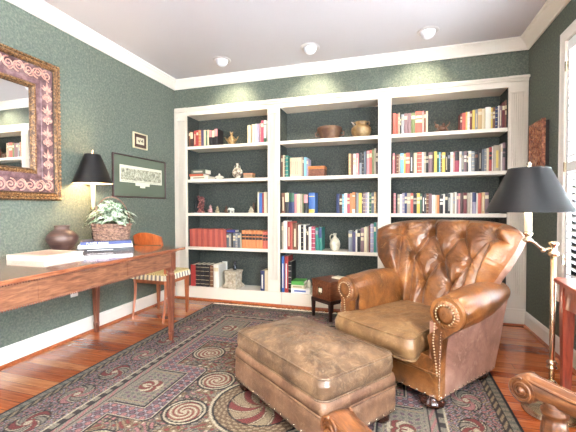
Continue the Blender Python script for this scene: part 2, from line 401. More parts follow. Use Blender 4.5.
# ------------------------------------------------------------------ rug
def rug():
    X0,X1,Y0,Y1=-2.07,.63,.02,3.70
    st=.006; nx=int((X1-X0)/st); ny=int((Y1-Y0)/st)
    cols=[]
    BLACK=(30,27,30);CHAR=(60,52,50);TAN=(162,142,112);GREI=(146,136,120);PINK=(176,120,116);RED=(136,62,56);CREAM=(200,186,158);SAGE=(112,112,98);PLUM=(118,88,98);BRN=(116,90,66)
    cx=(X0+X1)/2; cyy=(Y0+Y1)/2
    sin,cos=math.sin,math.cos
    LAV=(168,154,158);MID=(92,84,82)
    def seg(px,py,x1,y1,x2,y2):
        dx,dy=x2-x1,y2-y1; t=((px-x1)*dx+(py-y1)*dy)/(dx*dx+dy*dy); t=max(0,min(1,t)); return math.hypot(px-x1-t*dx,py-y1-t*dy)
    def swirl(dx,dy,R,cA,cB,cC,arms=3,tw=9):
        r=math.hypot(dx,dy)
        if r>R: return None
        if r>R*.9: return CREAM
        if r>R*.82: return BLACK
        if r<R*.12: return CREAM
        a=math.atan2(dy,dx)+tw*(r/R)
        s=sin(arms*a)
        return cA if s>.35 else (cB if s<-.35 else cC)
    def border(p,q):
        per=.30; k=math.floor(p/per); u=(p/per-k)-.5; w=(q-.5)
        X=u*per*(1 if k%2 else -1); Y=w*.267
        r=math.hypot(X*.8,Y*1.1); a=math.atan2(Y,X)
        if r<.018: return CREAM
        if r<.028: return RED
        g=sin(3*a+62*r); 
        tw=sin(X*95+2.2*sin(Y*60))*sin(Y*88+1.8*sin(X*70))
        if r<.085:
            if abs(g)<.22: return CREAM
            if g>.5: return PINK if k%2 else RED
            if g<-.7: return GREI
            return CHAR
        if r<.092: return BLACK
        if abs(tw)<.10: return LAV
        if tw>.55: return PINK
        if tw<-.6: return TAN
        return CHAR if tw<0 else MID
    def field(x,y):
        ax=abs(x); per=1.12; ky=math.floor(y/per+.5); yy=y-ky*per; dy=abs(yy)
        # stepped lattice band
        d=min(seg(ax,dy,.58,0,.58,.27),seg(ax,dy,.58,.27,.84,.27),seg(ax,dy,.84,.27,.84,.60))
        if d<.046:
            u=(x+yy)*52; v=(x-yy)*52; q=sin(u)*sin(v)
            if abs(q)<.12: return LAV
            return PINK if q>.45 else (PLUM if q<-.45 else CHAR)
        if d<.056: return CREAM if d<.052 else BLACK
        if d<.063: return BLACK
        outside=(ax>.58 and dy<.27)
        if outside:
            e=min(ax-.58,.27-dy)
            if .085<e<.094: return TAN
            r=math.hypot(ax-.755,dy)
            g=sin(4*math.atan2(dy,ax-.755)+90*r)
            if r<.075: return (RED if g>.4 else (CREAM if g<-.3 else BRN))
            w=sin(x*80)*sin(yy*90+2*sin(x*40))
            return GREI if abs(w)<.55 else (PLUM if w>0 else SAGE)
        r=math.hypot(ax,dy)
        if r<.30:
            if r>.285: return CREAM
            if r>.272: return BLACK
            if r>.20:
                t=math.atan2(yy,x); return TAN if sin(t*22)*sin(r*210)>.15 else BRN
            if r>.19: return BLACK
            t=math.atan2(yy,x); g=sin(6*t+34*r)
            return RED if g>.5 else (TAN if g<-.4 else (CREAM if abs(g)<.12 else BRN))
        for (qx,qy) in ((.39,.185),(.30,.56),(.66,.56),(0,.56)):
            g=swirl(ax-qx,dy-qy,.115,RED,CREAM,TAN,3,8)
            if g: return g
            if math.hypot(ax-qx,dy-qy)<.128: return BLACK
        w=sin(x*66+2.4*sin(yy*33))*sin(yy*72+2*sin(x*38)); w2=sin(x*27-yy*15)*sin(yy*31)
        if abs(w)<.09: return TAN
        if w>.6: return CREAM if w2>0 else PINK
        if w<-.6: return RED if w2>0 else GREI
        return BRN if w2>.1 else (MID if w2>-.35 else CHAR)
    def C(x,y):
        ex=min(x-X0,X1-x); ey=min(y-Y0,Y1-y); e=min(ex,ey)
        if ex<ey: p,q=y,ex
        else: p,q=x,ey
        if e<.016: return BLACK
        if e<.05:
            return GREI if sin(p*120)>-.3 else SAGE
        if e<.058: return BLACK
        if e<.085: return TAN if sin(p*95+e*200)>0 else CHAR
        if e<.093: return BLACK
        if e<.36: return border(p,(e-.093)/.267)
        if e<.372: return CREAM
        if e<.40: return GREI if sin(p*70)*sin((e-.372)*110)>.0 else CHAR
        if e<.410: return BLACK
        if e<.445:
            return PINK if sin(p*58+ (e*180))>.2 else (GREI)
        if e<.455: return BLACK
        if e<.475: return GREI
        return field(x-cx,y-cyy)
    lut={}
    def lin(c):
        if c not in lut: lut[c]=hexc(*c)
        return lut[c]
    vs=[];fs=[]
    flat=[]
    for j in range(ny+1):
        for i in range(nx+1):
            x=X0+(X1-X0)*i/nx; y=Y0+(Y1-Y0)*j/ny
            vs.append((x,y,.012)); flat.extend(lin(C(x,y)))
    w=nx+1
    for j in range(ny):
        for i in range(nx): fs.append((j*w+i,j*w+i+1,(j+1)*w+i+1,(j+1)*w+i))
    ring=[j*w for j in range(ny+1)]
    n0=len(vs)
    # skirt
    ed=[i for i in range(nx+1)]+[j*w+nx for j in range(1,ny+1)]+[ny*w+i for i in range(nx-1,-1,-1)]+[j*w for j in range(ny-1,0,-1)]
    for k in ed:
        v=vs[k]; vs.append((v[0],v[1],.0005)); flat.extend(lin(BLACK))
    for k in range(len(ed)):
        a=k; c=(k+1)%len(ed); fs.append((ed[a],n0+a,n0+c,ed[c]))
    me=bpy.data.meshes.new('area_rug'); me.from_pydata(vs,[],fs)
    ca=me.color_attributes.new('pattern','FLOAT_COLOR','POINT'); ca.data.foreach_set('color',flat)
    m,nt,b=newmat('rug_wool'); a=nt.nodes.new('ShaderNodeVertexColor'); a.layer_name='pattern'
    v=coords(nt); n=N(nt,'ShaderNodeTexNoise',Scale=160,Detail=3); nt.links.new(v,n.inputs['Vector'])
    rr=ramp(nt,[(.3,hexc(128,128,128)),(.7,(.88,.88,.88,1))]); nt.links.new(n.outputs['Fac'],rr.inputs['Fac'])
    mx=nt.nodes.new('ShaderNodeMix'); mx.data_type='RGBA'; mx.blend_type='MULTIPLY'; mx.inputs['Factor'].default_value=1
    nt.links.new(a.outputs['Color'],mx.inputs[6]); nt.links.new(rr.outputs['Color'],mx.inputs[7]); nt.links.new(mx.outputs[2],b.inputs['Base Color'])
    b.inputs['Roughness'].default_value=.95; bump(nt,n.outputs['Fac'],b,.5,.004)
    me.materials.append(m)
    e=empty('area_rug',((X0+X1)/2,(Y0+Y1)/2,0),label='large patterned oriental rug with dark border covering the wood floor',cat='rug')
    o=bpy.data.objects.new('woven_pile',me); col.objects.link(o); o.parent=e; o.location=(-(X0+X1)/2,-(Y0+Y1)/2,0)
    f=MB(); fm=plain(240,228,200,.9,name='fringe_cotton'); x=X0+.01
    while x<X1-.01:
        dx=random.uniform(-.006,.006); L=random.uniform(.06,.08)
        f.add([(x,Y1-.002,.009),(x+.0115,Y1-.002,.009),(x+.012+dx,Y1+L,.003),(x-.002+dx,Y1+L,.003)],[(0,1,2,3)],fm); x+=.0125
    o=f.build('fringe',e); o.location=(-(X0+X1)/2,-(Y0+Y1)/2,0); o['label']='cream cotton fringe at the far end'
rug()
RZ=.0125

# ------------------------------------------------------------------ leather helpers
def rr_outline(w,d,r,n=96):
    """points around a rounded rectangle (half sizes w,d)"""
    pts=[]; segs=[(w-r,d-r,0),(-(w-r),d-r,PI/2),(-(w-r),-(d-r),PI),(w-r,-(d-r),1.5*PI)]
    # build with arc samples and straight samples
    k=n//8
    for i,(cx,cy_,a0) in enumerate(segs):
        for j in range(k): 
            a=a0+PI/2*j/k; pts.append((cx+r*math.cos(a),cy_+r*math.sin(a)))
        nx_,ny_,a1=segs[(i+1)%4]
        p=(cx+r*math.cos(a0+PI/2),cy_+r*math.sin(a0+PI/2)); q=(nx_+r*math.cos(a1),ny_+r*math.sin(a1))
        for j in range(k): pts.append((p[0]+(q[0]-p[0])*j/k,p[1]+(q[1]-p[1])*j/k))
    return pts
def boxcushion(mb,w,d,z0,z1,crown,r,mat,welt=.006,bulge=.012,wrinkle=.004,T=None,front=None,seed=0,weltmat=None,bottomwelt=True):
    ol=rr_outline(w,d,r,128); n=len(ol)
    if front: ol=[front(x,y) for x,y in ol]
    rings=[]; K=26
    def nz(x,y,s=6): return noise.noise(Vector((x*s+seed,y*s*1.7,seed)))
    for k in range(K+1):
        t=k/K
        ring=[]
        for i,(x,y) in enumerate(ol):
            X=x*t;Y=y*t
            z=z1+crown*(1-t**2.6)
            fold=nz(X,Y,5)*wrinkle*1.5+(1-abs(nz(X*1.6+5,Y*.45,12)))**3*wrinkle*1.3+(1-abs(nz(X*.8+9,Y*1.3,21)))**4*wrinkle*.7-wrinkle
            # puckers radiating from the welt
            pk=math.sin(i*1.9+3*nz(x,y,4))*wrinkle*.5*max(0,(t-.8)/.2)*(1-t)*8
            ring.append((X,Y,z+fold*(1-t**8)+pk))
        rings.append(ring)
    S=8; cxs=[]
    for k in range(1,S+1):
        t=k/S; z=z1+(z0-z1)*t; bl=1+0; ring=[]
        for i,(x,y) in enumerate(ol):
            L=math.hypot(x,y); q=bulge*math.sin(PI*t)+wrinkle*.8*nz(x+z*3,y-z*5,9)*math.sin(PI*t)
            ring.append((x*(1+q/L),y*(1+q/L),z))
        rings.append(ring)
    rings.append([(x*.02,y*.02,z0) for x,y in ol])
    vs=[];fs=[]
    for ring in rings[1:]: vs+=ring
    for a in range(len(rings)-2):
        for i in range(n):
            j=(i+1)%n; fs.append((a*n+i,a*n+j,(a+1)*n+j,(a+1)*n+i))
    vs.append(rings[0][0]); c=len(vs)-1
    for i in range(n): fs.append((c,(i+1)%n,i))
    mb.add(vs,fs,mat,True,T)
    wm_=weltmat or mat
    if welt:
        mb.tube([(x*1.003,y*1.003,z1) for x,y in ol],welt,wm_,6,T,closed=True)
        if bottomwelt: mb.tube([(x*1.003,y*1.003,z0) for x,y in ol],welt,wm_,6,T,closed=True)
def nails(mb,path,step,r,normal,mat=None):
    """dome heads evenly along path"""
    mat=mat or M['nail']; P=[Vector(p) for p in path]; acc=0; nrm=Vector(normal)
    for a,c in zip(P,P[1:]):
        L=(c-a).length; 
        while acc<L:
            p=a+(c-a)*(acc/L); mb.ball(p,r,mat,8,4,(1,1,1)); acc+=step
        acc-=L

# ------------------------------------------------------------------ ottoman
RZC=math.atan2(-.6,.8)
def ottoman():
    e=empty('ottoman',(-.47,1.945,RZ),RZC,label='rectangular brown leather ottoman with worn cushion top in front of the armchair',cat='ottoman')
    w,d=.415,.262
    b=MB(); ol=rr_outline(w,d,.03,64); n=len(ol)
    zz=[(.07,1.0),(.10,1.004),(.16,1.004),(.205,.998)]
    vs=[(x*s,y*s,z) for z,s in zz for x,y in ol]; fs=[(k*n+i,k*n+(i+1)%n,(k+1)*n+(i+1)%n,(k+1)*n+i) for k in range(len(zz)-1) for i in range(n)]
    fs+=[tuple(range(n)),tuple((len(zz)-1)*n+i for i in range(n))]
    b.add(vs,fs,M['ottside'],True)
    b.tube([(x*1.004,y*1.004,.205) for x,y in ol],.006,M['ottside'],6,closed=True)
    nails(b,[(x*1.006,y*1.006,.082) for x,y in ol+ol[:1]],.055,.0055,(0,0,1))
    b.build('skirt',e)
    b=MB(); b2=[(x*.992,y*.992) for x,y in ol]
    zz=[(.205,.998),(.235,1.003),(.262,.985)]
    vs=[(x*s,y*s,z) for z,s in zz for x,y in ol]; fs=[(k*n+i,k*n+(i+1)%n,(k+1)*n+(i+1)%n,(k+1)*n+i) for k in range(len(zz)-1) for i in range(n)]
    fs+=[tuple(range(n)),tuple((len(zz)-1)*n+i for i in range(n))]
    b.add(vs,fs,M['ottside'],True); b.build('upper_band',e)
    b=MB(); boxcushion(b,.402,.252,.265,.365,.052,.05,M['ottleather'],wrinkle=.0085,bulge=.014,seed=3); c=b.build('cushion',e)
    c['label']='worn box cushion with piped edges'
    
    for sx in(-1,1):
        for sy_ in(-1,1):
            f=MB(); f.lathe([(.022,0),(.035,.008),(.042,.025),(.04,.045),(.03,.06),(.03,.072)],M['bunwood'],(sx*(w-.06),sy_*(d-.055),0),24); f.build('foot',e)
ottoman()

# ------------------------------------------------------------------ leather armchair
def armchair():
    e=empty('leather_armchair',(-.056,2.3,RZ),RZC,label='brown leather wing armchair with deep button-tufted back and rolled arms',cat='armchair')
    Z=-RZ
    SL=M['sideleather']; CL=M['chairleather']
    # seat rail / base
    b=MB()
    def railf(u,v):
        a=-.372+.744*u; z=.075+.225*v
        return (a,.004-.010*math.sin(PI*v)*(1 if True else 0)-.012*math.sin(PI*u),z+Z)
    b.grid(railf,30,8,CL); nails(b,[(-.36,-.010,.088+Z),(0,-.018,.088+Z),(.36,-.010,.088+Z)],.05,.0062,(0,-1,0)); b.box(-.372,.372,.004,.62,.075+Z,.30+Z,CL)
    b.build('seat_base',e)
    b=MB()
    ribs=[(-.368+.736*i/60,-.010-.012*math.sin(PI*i/60),.215+.0*i+Z) for i in range(61)]
    b.tube(ribs,.006,CL,6); b.build('rail_piping',e)
    # side panels with raked rear edge
    for s in(-1,1):
        b=MB()
        poly=[(.0,.075),(.66,.075),(.70,.16),(.745,.25),(.80,.40),(.845,.49),(.885,.56),(.80,.60),(.3,.56),(0,.50)]
        def sf(u,v,s=s):
            # rear edge curve
            z=.075+(.56-.075)*v
            pts=[(.075,.66),(.16,.70),(.25,.745),(.40,.80),(.49,.845),(.56,.885)]
            bb=.66
            for (za,ba),(zb,b2) in zip(pts,pts[1:]):
                if za<=z<=zb+1e-6: bb=ba+(b2-ba)*(z-za)/(zb-za)
            y=bb*u
            return (s*(.372+.010*math.sin(PI*u)*math.sin(PI*v)),y,z+Z)
        b.grid(sf,24,16,SL)
        b.prism([(y,z+Z) for y,z in poly],'x',s*.31,s*.371,SL)
        nails(b,[(s*.374,.01,.088+Z),(s*.374,.655,.088+Z)],.048,.0062,(1,0,0))
        b.build('side_panel',e)
    # arms: swept roll
    for s in(-1,1):
        b=MB()
        def prof(k):
            # k 0..1 : from inside at seat up over roll to underside outside
            if k<.22:
                t=k/.22; return (.262+.008*t,.34+.20*t)
            t=(k-.22)/.78; a=PI-t*PI*1.42
            return None,a
        def af(u,v,s=s):
            y=.03+.74*u
            rr=(.096 if s>0 else .088)+.014*math.sin(PI*min(1,u*1.1))-.026*u*u+.004*noise.noise(Vector((u*6,v*5,s)))
            cx=(.383+.0275*(1-u) if s>0 else .372-.035*(1-u))-.033*u*u; cz=.562+.012*math.sin(PI*u)+.01*max(0,u-.5)
            k=v
            if k<.2:
                t=k/.2; x=cx-rr; z=.34+(cz-.34)*t; x-=.006*math.sin(PI*t)
            else:
                t=(k-.2)/.8; a=PI-t*PI*1.40
                x=cx+rr*math.cos(a); z=cz+rr*math.sin(a)
            # soft pleats near the front roll
            g=math.exp(-u*14)*.006*math.sin(v*70)
            return (s*(x+g),y,z+g+Z)
        b.grid(af,40,60,CL)
        # outer underside closing to side
        b.grid(lambda u,v,s=s: (s*(((.383+.0275*(1-u) if s>0 else .372-.035*(1-u))-.033*u*u)*(1-v)+.372*v+(.096-.02*u*u)*math.cos(-PI*.40)*(1-v)),.03+.74*u,(.562+.012*math.sin(PI*u)+.01*max(0,u-.5))-(.092-.012*u)*(1-v*.4)+Z),20,3,CL)
        o=b.build('arm',e)
        # front scroll panel (keyhole)
        f=MB(); cx,cz,R=(.4105,.562,.094) if s>0 else (.337,.562,.086)
        pts=[]
        for i in range(37):
            a=math.radians(-62+ (304)*i/36); pts.append((cx+R*math.cos(a),cz+R*math.sin(a)))
        # after arc we are at inner lower side; go down to the base then back up outside
        pts+=[(.300,.42),(.318,.34),(.338,.26),(.350,.18),(.355,.08),(.374,.08),(.378,.30),(.392,.42)]
        cen=(.36,.45)
        f.prism([(s*x,z+Z) for x,z in pts],'y',-.008,.05,CL)
        # pleated collar radiating between outer rim and inner disc
        def ring(u,v,s=s):
            a=2*PI*u; r=.050+(R-.048)*v; y=-.018+.040*v**2.2+.0022*math.sin(a*26+math.sin(a*5))*math.sin(PI*v)
            return (s*(cx+r*math.cos(a)),y,cz+r*math.sin(a)+Z)
        f.grid(ring,132,8,CL,closeu=True)
        f.lathe([(.052,0),(.050,.006),(.03,.009),(.004,.010)],CL,(0,0,0),40,Matrix.Translation((s*cx,-.008,cz+Z))@Matrix.Rotation(PI/2,4,'X'))
        ND=plain(196,176,146,.3,1,name='small_nail_heads')
        nails(f,[(s*(cx+.053*math.cos(a)),-.022,cz+.053*math.sin(a)+Z) for a in [math.radians(-60+300*i/40) for i in range(41)]],.016,.0052,(0,-1,0),ND)
        nails(f,[(s*.348,-.013,.50+Z),(s*.338,-.013,.40+Z),(s*.356,-.013,.28+Z),(s*.366,-.013,.20+Z)],.016,.0052,(0,-1,0),ND)
        nails(f,[(s*.384,-.010,.46+Z),(s*.376,-.010,.30+Z),(s*.374,-.010,.085+Z)],.0155,.0042,(0,-1,0))
        p=f.build('arm_front',e); p['label']='pleated scroll front of the rolled arm with nailheads'
    # seat cushion (T-front that swells forward)
    b=MB()
    def fr(x,y):
        if y<-.22: 
            k=min(1,(-.22-y)/.12); x=x*(1+.16*k); y-=.035*math.cos(x*3.6)
        return (x,y)
    boxcushion(b,.262,.36,.292+Z,.415+Z,.035,.05,M['cushleather'],wrinkle=.005,bulge=.022,front=fr,seed=11,T=Matrix.Translation((-.015,.245,0)))
    c=b.build('seat_cushion',e); c['label']='loose olive-brown seat cushion with rounded front'
    # tufted back
    bt=[]
    def width(z):
        t=max(0,min(1,(z-.40)/.66))
        pts=[(0,.30),(.2,.345),(.36,.415),(.55,.485),(.72,.532),(.85,.555),(1,.545)]
        for (a,wa),(c_,wc) in zip(pts,pts[1:]):
            if a<=t<=c_:
                q=(t-a)/(c_-a); q=q*q*(3-2*q) if False else q
                return wa+(wc-wa)*q
        return .515
    rows=[(.915,[-.37,-.125,.125,.37]),(.735,[-.24,0,.24]),(.56,[-.115,.115])]
    for z,xs in rows:
        for x in xs: bt.append((x,z))
    segs=[]
    def near(z,row2):
        pass
    for (z1_,xs1),(z2_,xs2) in zip(rows,rows[1:]):
        for x1 in xs1:
            for x2 in xs2:
                if abs(x1-x2)<.16: segs.append(((x1,z1_),(x2,z2_)))
    for x in rows[0][1]: segs.append(((x,.915),(x*1.12,1.08)))
    segs+=[((-.37,.915),(-.30,.50)),((.37,.915),(.30,.50)),((-.37,.915),(-.60,.86)),((.37,.915),(.60,.86))]
    segs+=[((-.24,.735),(-.20,.36)),((.24,.735),(.20,.36)),((-.115,.56),(-.09,.36)),((.115,.56),(.09,.36))]
    def dseg(x,z,s):
        (x1,z1_),(x2,z2_)=s; dx,dz=x2-x1,z2_-z1_; t=((x-x1)*dx+(z-z1_)*dz)/(dx*dx+dz*dz); t=max(0,min(1,t))
        return math.hypot(x-x1-t*dx,z-z1_-t*dz)
    def tuft(x,z):
        d=min(dseg(x,z,s) for s in segs)
        rb=min(math.hypot(x-q[0],z-q[1]) for q in bt)
        h=.048*(1-math.exp(-(d/.028)))            # pillows between creases
        h-=.036*math.exp(-(rb/.030)**2)           # buttons pulled in
        q=min(bt,key=lambda q:math.hypot(x-q[0],z-q[1])); a=math.atan2(z-q[1],x-q[0])
        h+=.0055*math.sin(a*17+3*noise.noise(Vector((x*9,z*9,1))))*math.exp(-rb/.065)*(1-math.exp(-(rb/.02)**2))
        h+=.005*noise.noise(Vector((x*11,z*24,2)))
        return h
    def mid(s_,t_):
        # s_ -1..1 , t_ 0..1 -> centre surface
        ztop=1.042-.035*abs(s_)**3.5-.05*abs(s_)**12
        z=.36+(ztop-.36)*t_
        x=s_*(width(z)-.035)
        y=.60+.27*((z-.36)/.70)**1.1 - (.25 if s_<0 else .12)*abs(s_)**2.6*max(0,min(1,(z-.35)/.4)) -.02*abs(s_)**1.5
        return Vector((x,y,z))
    NU,NV=230,170
    def surf(side):
        def fn(u,v):
            s_=2*u-1; t_=v
            s2=math.sin(s_*PI/2)*.35+s_*.65
            p=mid(s2,t_)
            ds=(mid(min(1,s2+.01),t_)-mid(max(-1,s2-.01),t_)); dt=(mid(s2,min(1,t_+.01))-mid(s2,max(0,t_-.01)))
            n=dt.cross(ds); n.normalize()   # toward the front
            if n.y>0: n=-n
            ed=max(0,1-abs(s2)); et=max(0,1-t_)
            def rd(e,w): 
                q=min(1,e/w); return math.sqrt(max(0,1-(1-q)**2))
            rim=min(rd(ed,.13),rd(et,.12))
            fade=min(1,ed/.10)*min(1,et/.07)
            if side>0:
                th=.070*rim; p=p+n*(th+tuft(p.x,p.z)*fade)
            else:
                th=.075*rim; p=p-n*th
            # rim pushes outwards so that edges are fat
            return (p.x,p.y,p.z+Z)
        return fn
    b=MB(); b.grid(surf(1),NU,NV,CL); b.build('tufted_back',e)
    b=MB(); b.grid(surf(-1),60,50,SL)
    b.build('outer_back',e)
    # lower outer back panel closing the frame
    b=MB()
    b.add([(-.372,.655,.075+Z),(.372,.655,.075+Z),(.372,.80,.40+Z),(-.372,.80,.40+Z),(.37,.86,.56+Z),(-.37,.86,.56+Z),(-.34,.60,.075+Z),(.34,.60,.075+Z),(.34,.70,.40+Z),(-.34,.70,.40+Z)],
          [(0,1,2,3),(3,2,4,5),(6,7,8,9),(0,1,7,6),(3,2,8,9)],SL)
    b.build('rear_panel',e)
    for (x,z) in bt:
        # find s,t for the button
        t_=(z-.36)/(1.035-.36); s_=x/(width(z)-.035)
        p=mid(s_,min(1,t_)); q=Vector((p.x,p.y-.070+.026,z+Z))
        k=MB(); k.ball((0,0,0),.013,CL,12,6,(1,.5,1)); o=k.build('button',e); o.location=(q.x,q.y,q.z)
    for (x,y) in ((-.315,.02),(.318,.018),(-.30,.56),(.30,.56)):
        f=MB()
        f.lathe([(.030,0),(.048,.008),(.066,.024),(.068,.040),(.052,.054),(.038,.060),(.040,.0625)],M['bunwood'],(x,y,0),48,mod=lambda a,z:1+.05*math.cos(a*12)); f.build('foot',e)
armchair()

# ------------------------------------------------------------------ writing desk (left)
DZ=.80
def desk():
    e=empty('writing_desk',(-2.2,1.75,0),label='long mahogany writing desk with tapered legs standing along the left wall',cat='desk')
    X0,X1,Y0,Y1=-.455,.41,-.97,.85   # local frame of apron
    b=MB()
    b.box(X0-.02,X1+.03,Y0-.03,Y1+.09,DZ-.022,DZ,M['mahog_y'],ch=.004)
    b.build('desktop',e)
    b=MB(); 
    for i in range(int((Y1-Y0)/.014)):
        b.ball((X1+.006,Y0+i*.014,DZ-.030),.0052,M['legwood'],6,4)
    b.build('beaded_moulding',e); b=MB()
    for i in range(int((Y1-Y0-.12)/.014)):
        b.ball((X1-.008,Y0+.06+i*.014,DZ-.155),.0045,M['legwood'],6,4)
    b.build('beaded_moulding',e)
    b=MB(); MW=M['mahogany']
    b.box(X1-.03,X1-.008,Y0+.02,Y1-.02,DZ-.152,DZ-.022,MW); b.box(X0,X0+.02,Y0+.02,Y1-.02,DZ-.152,DZ-.022,MW)
    b.box(X0,X1-.01,Y1-.03,Y1-.008,DZ-.152,DZ-.022,MW); b.box(X0,X1-.01,Y0+.008,Y0+.03,DZ-.152,DZ-.022,MW)
    b.build('apron',e)
    for k,(y0,y1) in enumerate(((Y0+.08,Y0+.55),(Y0+.60,Y0+1.20),(Y0+1.25,Y1-.08))):
        d=MB(); d.box(X1-.009,X1-.004,y0,y1,DZ-.142,DZ-.038,MW,ch=.0015); d.build('drawer_front',e)
    for (x,y,z0) in ((X0+.03,Y0+.035,0),(X0+.03,Y1-.035,0),(X1-.035,Y0+.035,RZ),(X1-.035,Y1-.035,RZ)):
        l=MB(); W=M['legwood']
        l.box(x-.030,x+.030,y-.030,y+.030,.615,DZ-.023,W)
        l.lathe([(.024,.60),(.031,.606),(.031,.612),(.026,.618)],W,(x,y,0),20)
        l.lathe([(.022,.565),(.030,.575),(.032,.588),(.024,.600)],W,(x,y,0),20)
        l.taper((x,y),.095,.57,.0155,.0265,W)
        l.lathe([(.016,.075),(.026,.084),(.026,.092),(.018,.098)],W,(x,y,0),20)
        l.taper((x,y),z0+.001,.08,.013,.018,W)
        l.build('leg',e)
desk()
# ------------------------------------------------------------------ side chair behind desk
def side_chair():
    e=empty('side_chair',(-2.37,3.175,0),math.radians(-2),label='cherry side chair with striped cushion tucked behind the desk end',cat='chair')
    W=M['cherry']; hw,hd=.20,.19
    for sx in(-1,1):
        l=MB(); l.taper((sx*(hw-.012),hd-.012),.001,.43,.011,.02,W); l.build('leg',e)
        # rear leg sweeps up into the back
        l=MB(); P=[(sx*(hw-.012),-hd-.03,.001),(sx*(hw-.012),-hd+.01,.25),(sx*(hw-.012),-hd+.015,.44),(sx*(hw-.005),-hd-.01,.62),(sx*(hw-.002),-hd-.05,.80)]
        l.tube(P,[.013,.017,.019,.016,.014],W,4,smooth=False); l.build('leg',e)
    b=MB(); b.box(-hw,hw,hd-.03,hd-.008,.375,.432,W); b.box(-hw,hw,-hd+.004,-hd+.026,.375,.432,W); b.box(-hw,-hw+.022,-hd,hd,.375,.432,W); b.box(hw-.022,hw,-hd,hd,.375,.432,W); b.box(-hw+.01,hw-.01,-hd+.01,hd-.01,.41,.432,W)
    b.build('seat_frame',e)
    b=MB()
    def slab(u,v):
        x=-.172+.344*u; z=.775+(.125-.045*(2*u-1)**2)*v
        return (x,-hd-.060+.05*(2*u-1)**2-.02*v,z)
    b.grid(slab,20,6,W); b.grid(lambda u,v:tuple(a+c for a,c in zip(slab(u,v),(0,.018,0))),20,6,W)
    for vv in(0,1):
        b.grid(lambda u,v,vv=vv:tuple(a+c for a,c in zip(slab(u,vv),(0,.018*v,0))),20,1,W)
    for uu in(0,1):
        b.grid(lambda u,v,uu=uu:tuple(a+c for a,c in zip(slab(uu,u),(0,.018*v,0))),6,1,W)
    b.build('crest_rail',e)
    b=MB(); b.tube([(-hw+.01,-hd,.60),(0,-hd-.03,.60),(hw-.01,-hd,.60)],.012,W,6); b.build('cross_rail',e)
    # cushion
    m,nt,p=newmat('striped_cushion'); v=coords(nt,'Object',(1,1,1))
    w=N(nt,'ShaderNodeTexWave',wave_type='BANDS',bands_direction='X',Scale=14.0,Distortion=0); nt.links.new(v,w.inputs['Vector'])
    r=ramp(nt,[(.35,hexc(150,138,82)),(.5,hexc(222,206,158)),(.9,hexc(214,196,142))]); nt.links.new(w.outputs['Fac'],r.inputs['Fac']); nt.links.new(r.outputs['Color'],p.inputs['Base Color']); p.inputs['Roughness'].default_value=.85
    c=MB(); boxcushion(c,hw+.012,hd+.012,.434,.478,.026,.04,m,wrinkle=.001,bulge=.008,welt=.005); c.build('seat_cushion',e)
    f=MB(); ol=rr_outline(hw+.024,hd+.022,.04,240); c1=plain(236,226,200,.9,name='fringe_cream'); c2=plain(128,128,126,.9,name='fringe_navy')
    for i in range(len(ol)):
        x,y=ol[i]; x2,y2=ol[(i+1)%len(ol)]
        f.add([(x,y,.470),(x2,y2,.470),(x2*1.03,y2*1.03,.418),(x*1.03,y*1.03,.418)],[(0,1,2,3)],c1 if (i//2)%2 else c2)
    o=f.build('fringe',e); o['label']='cream and navy striped cushion fringe'
side_chair()

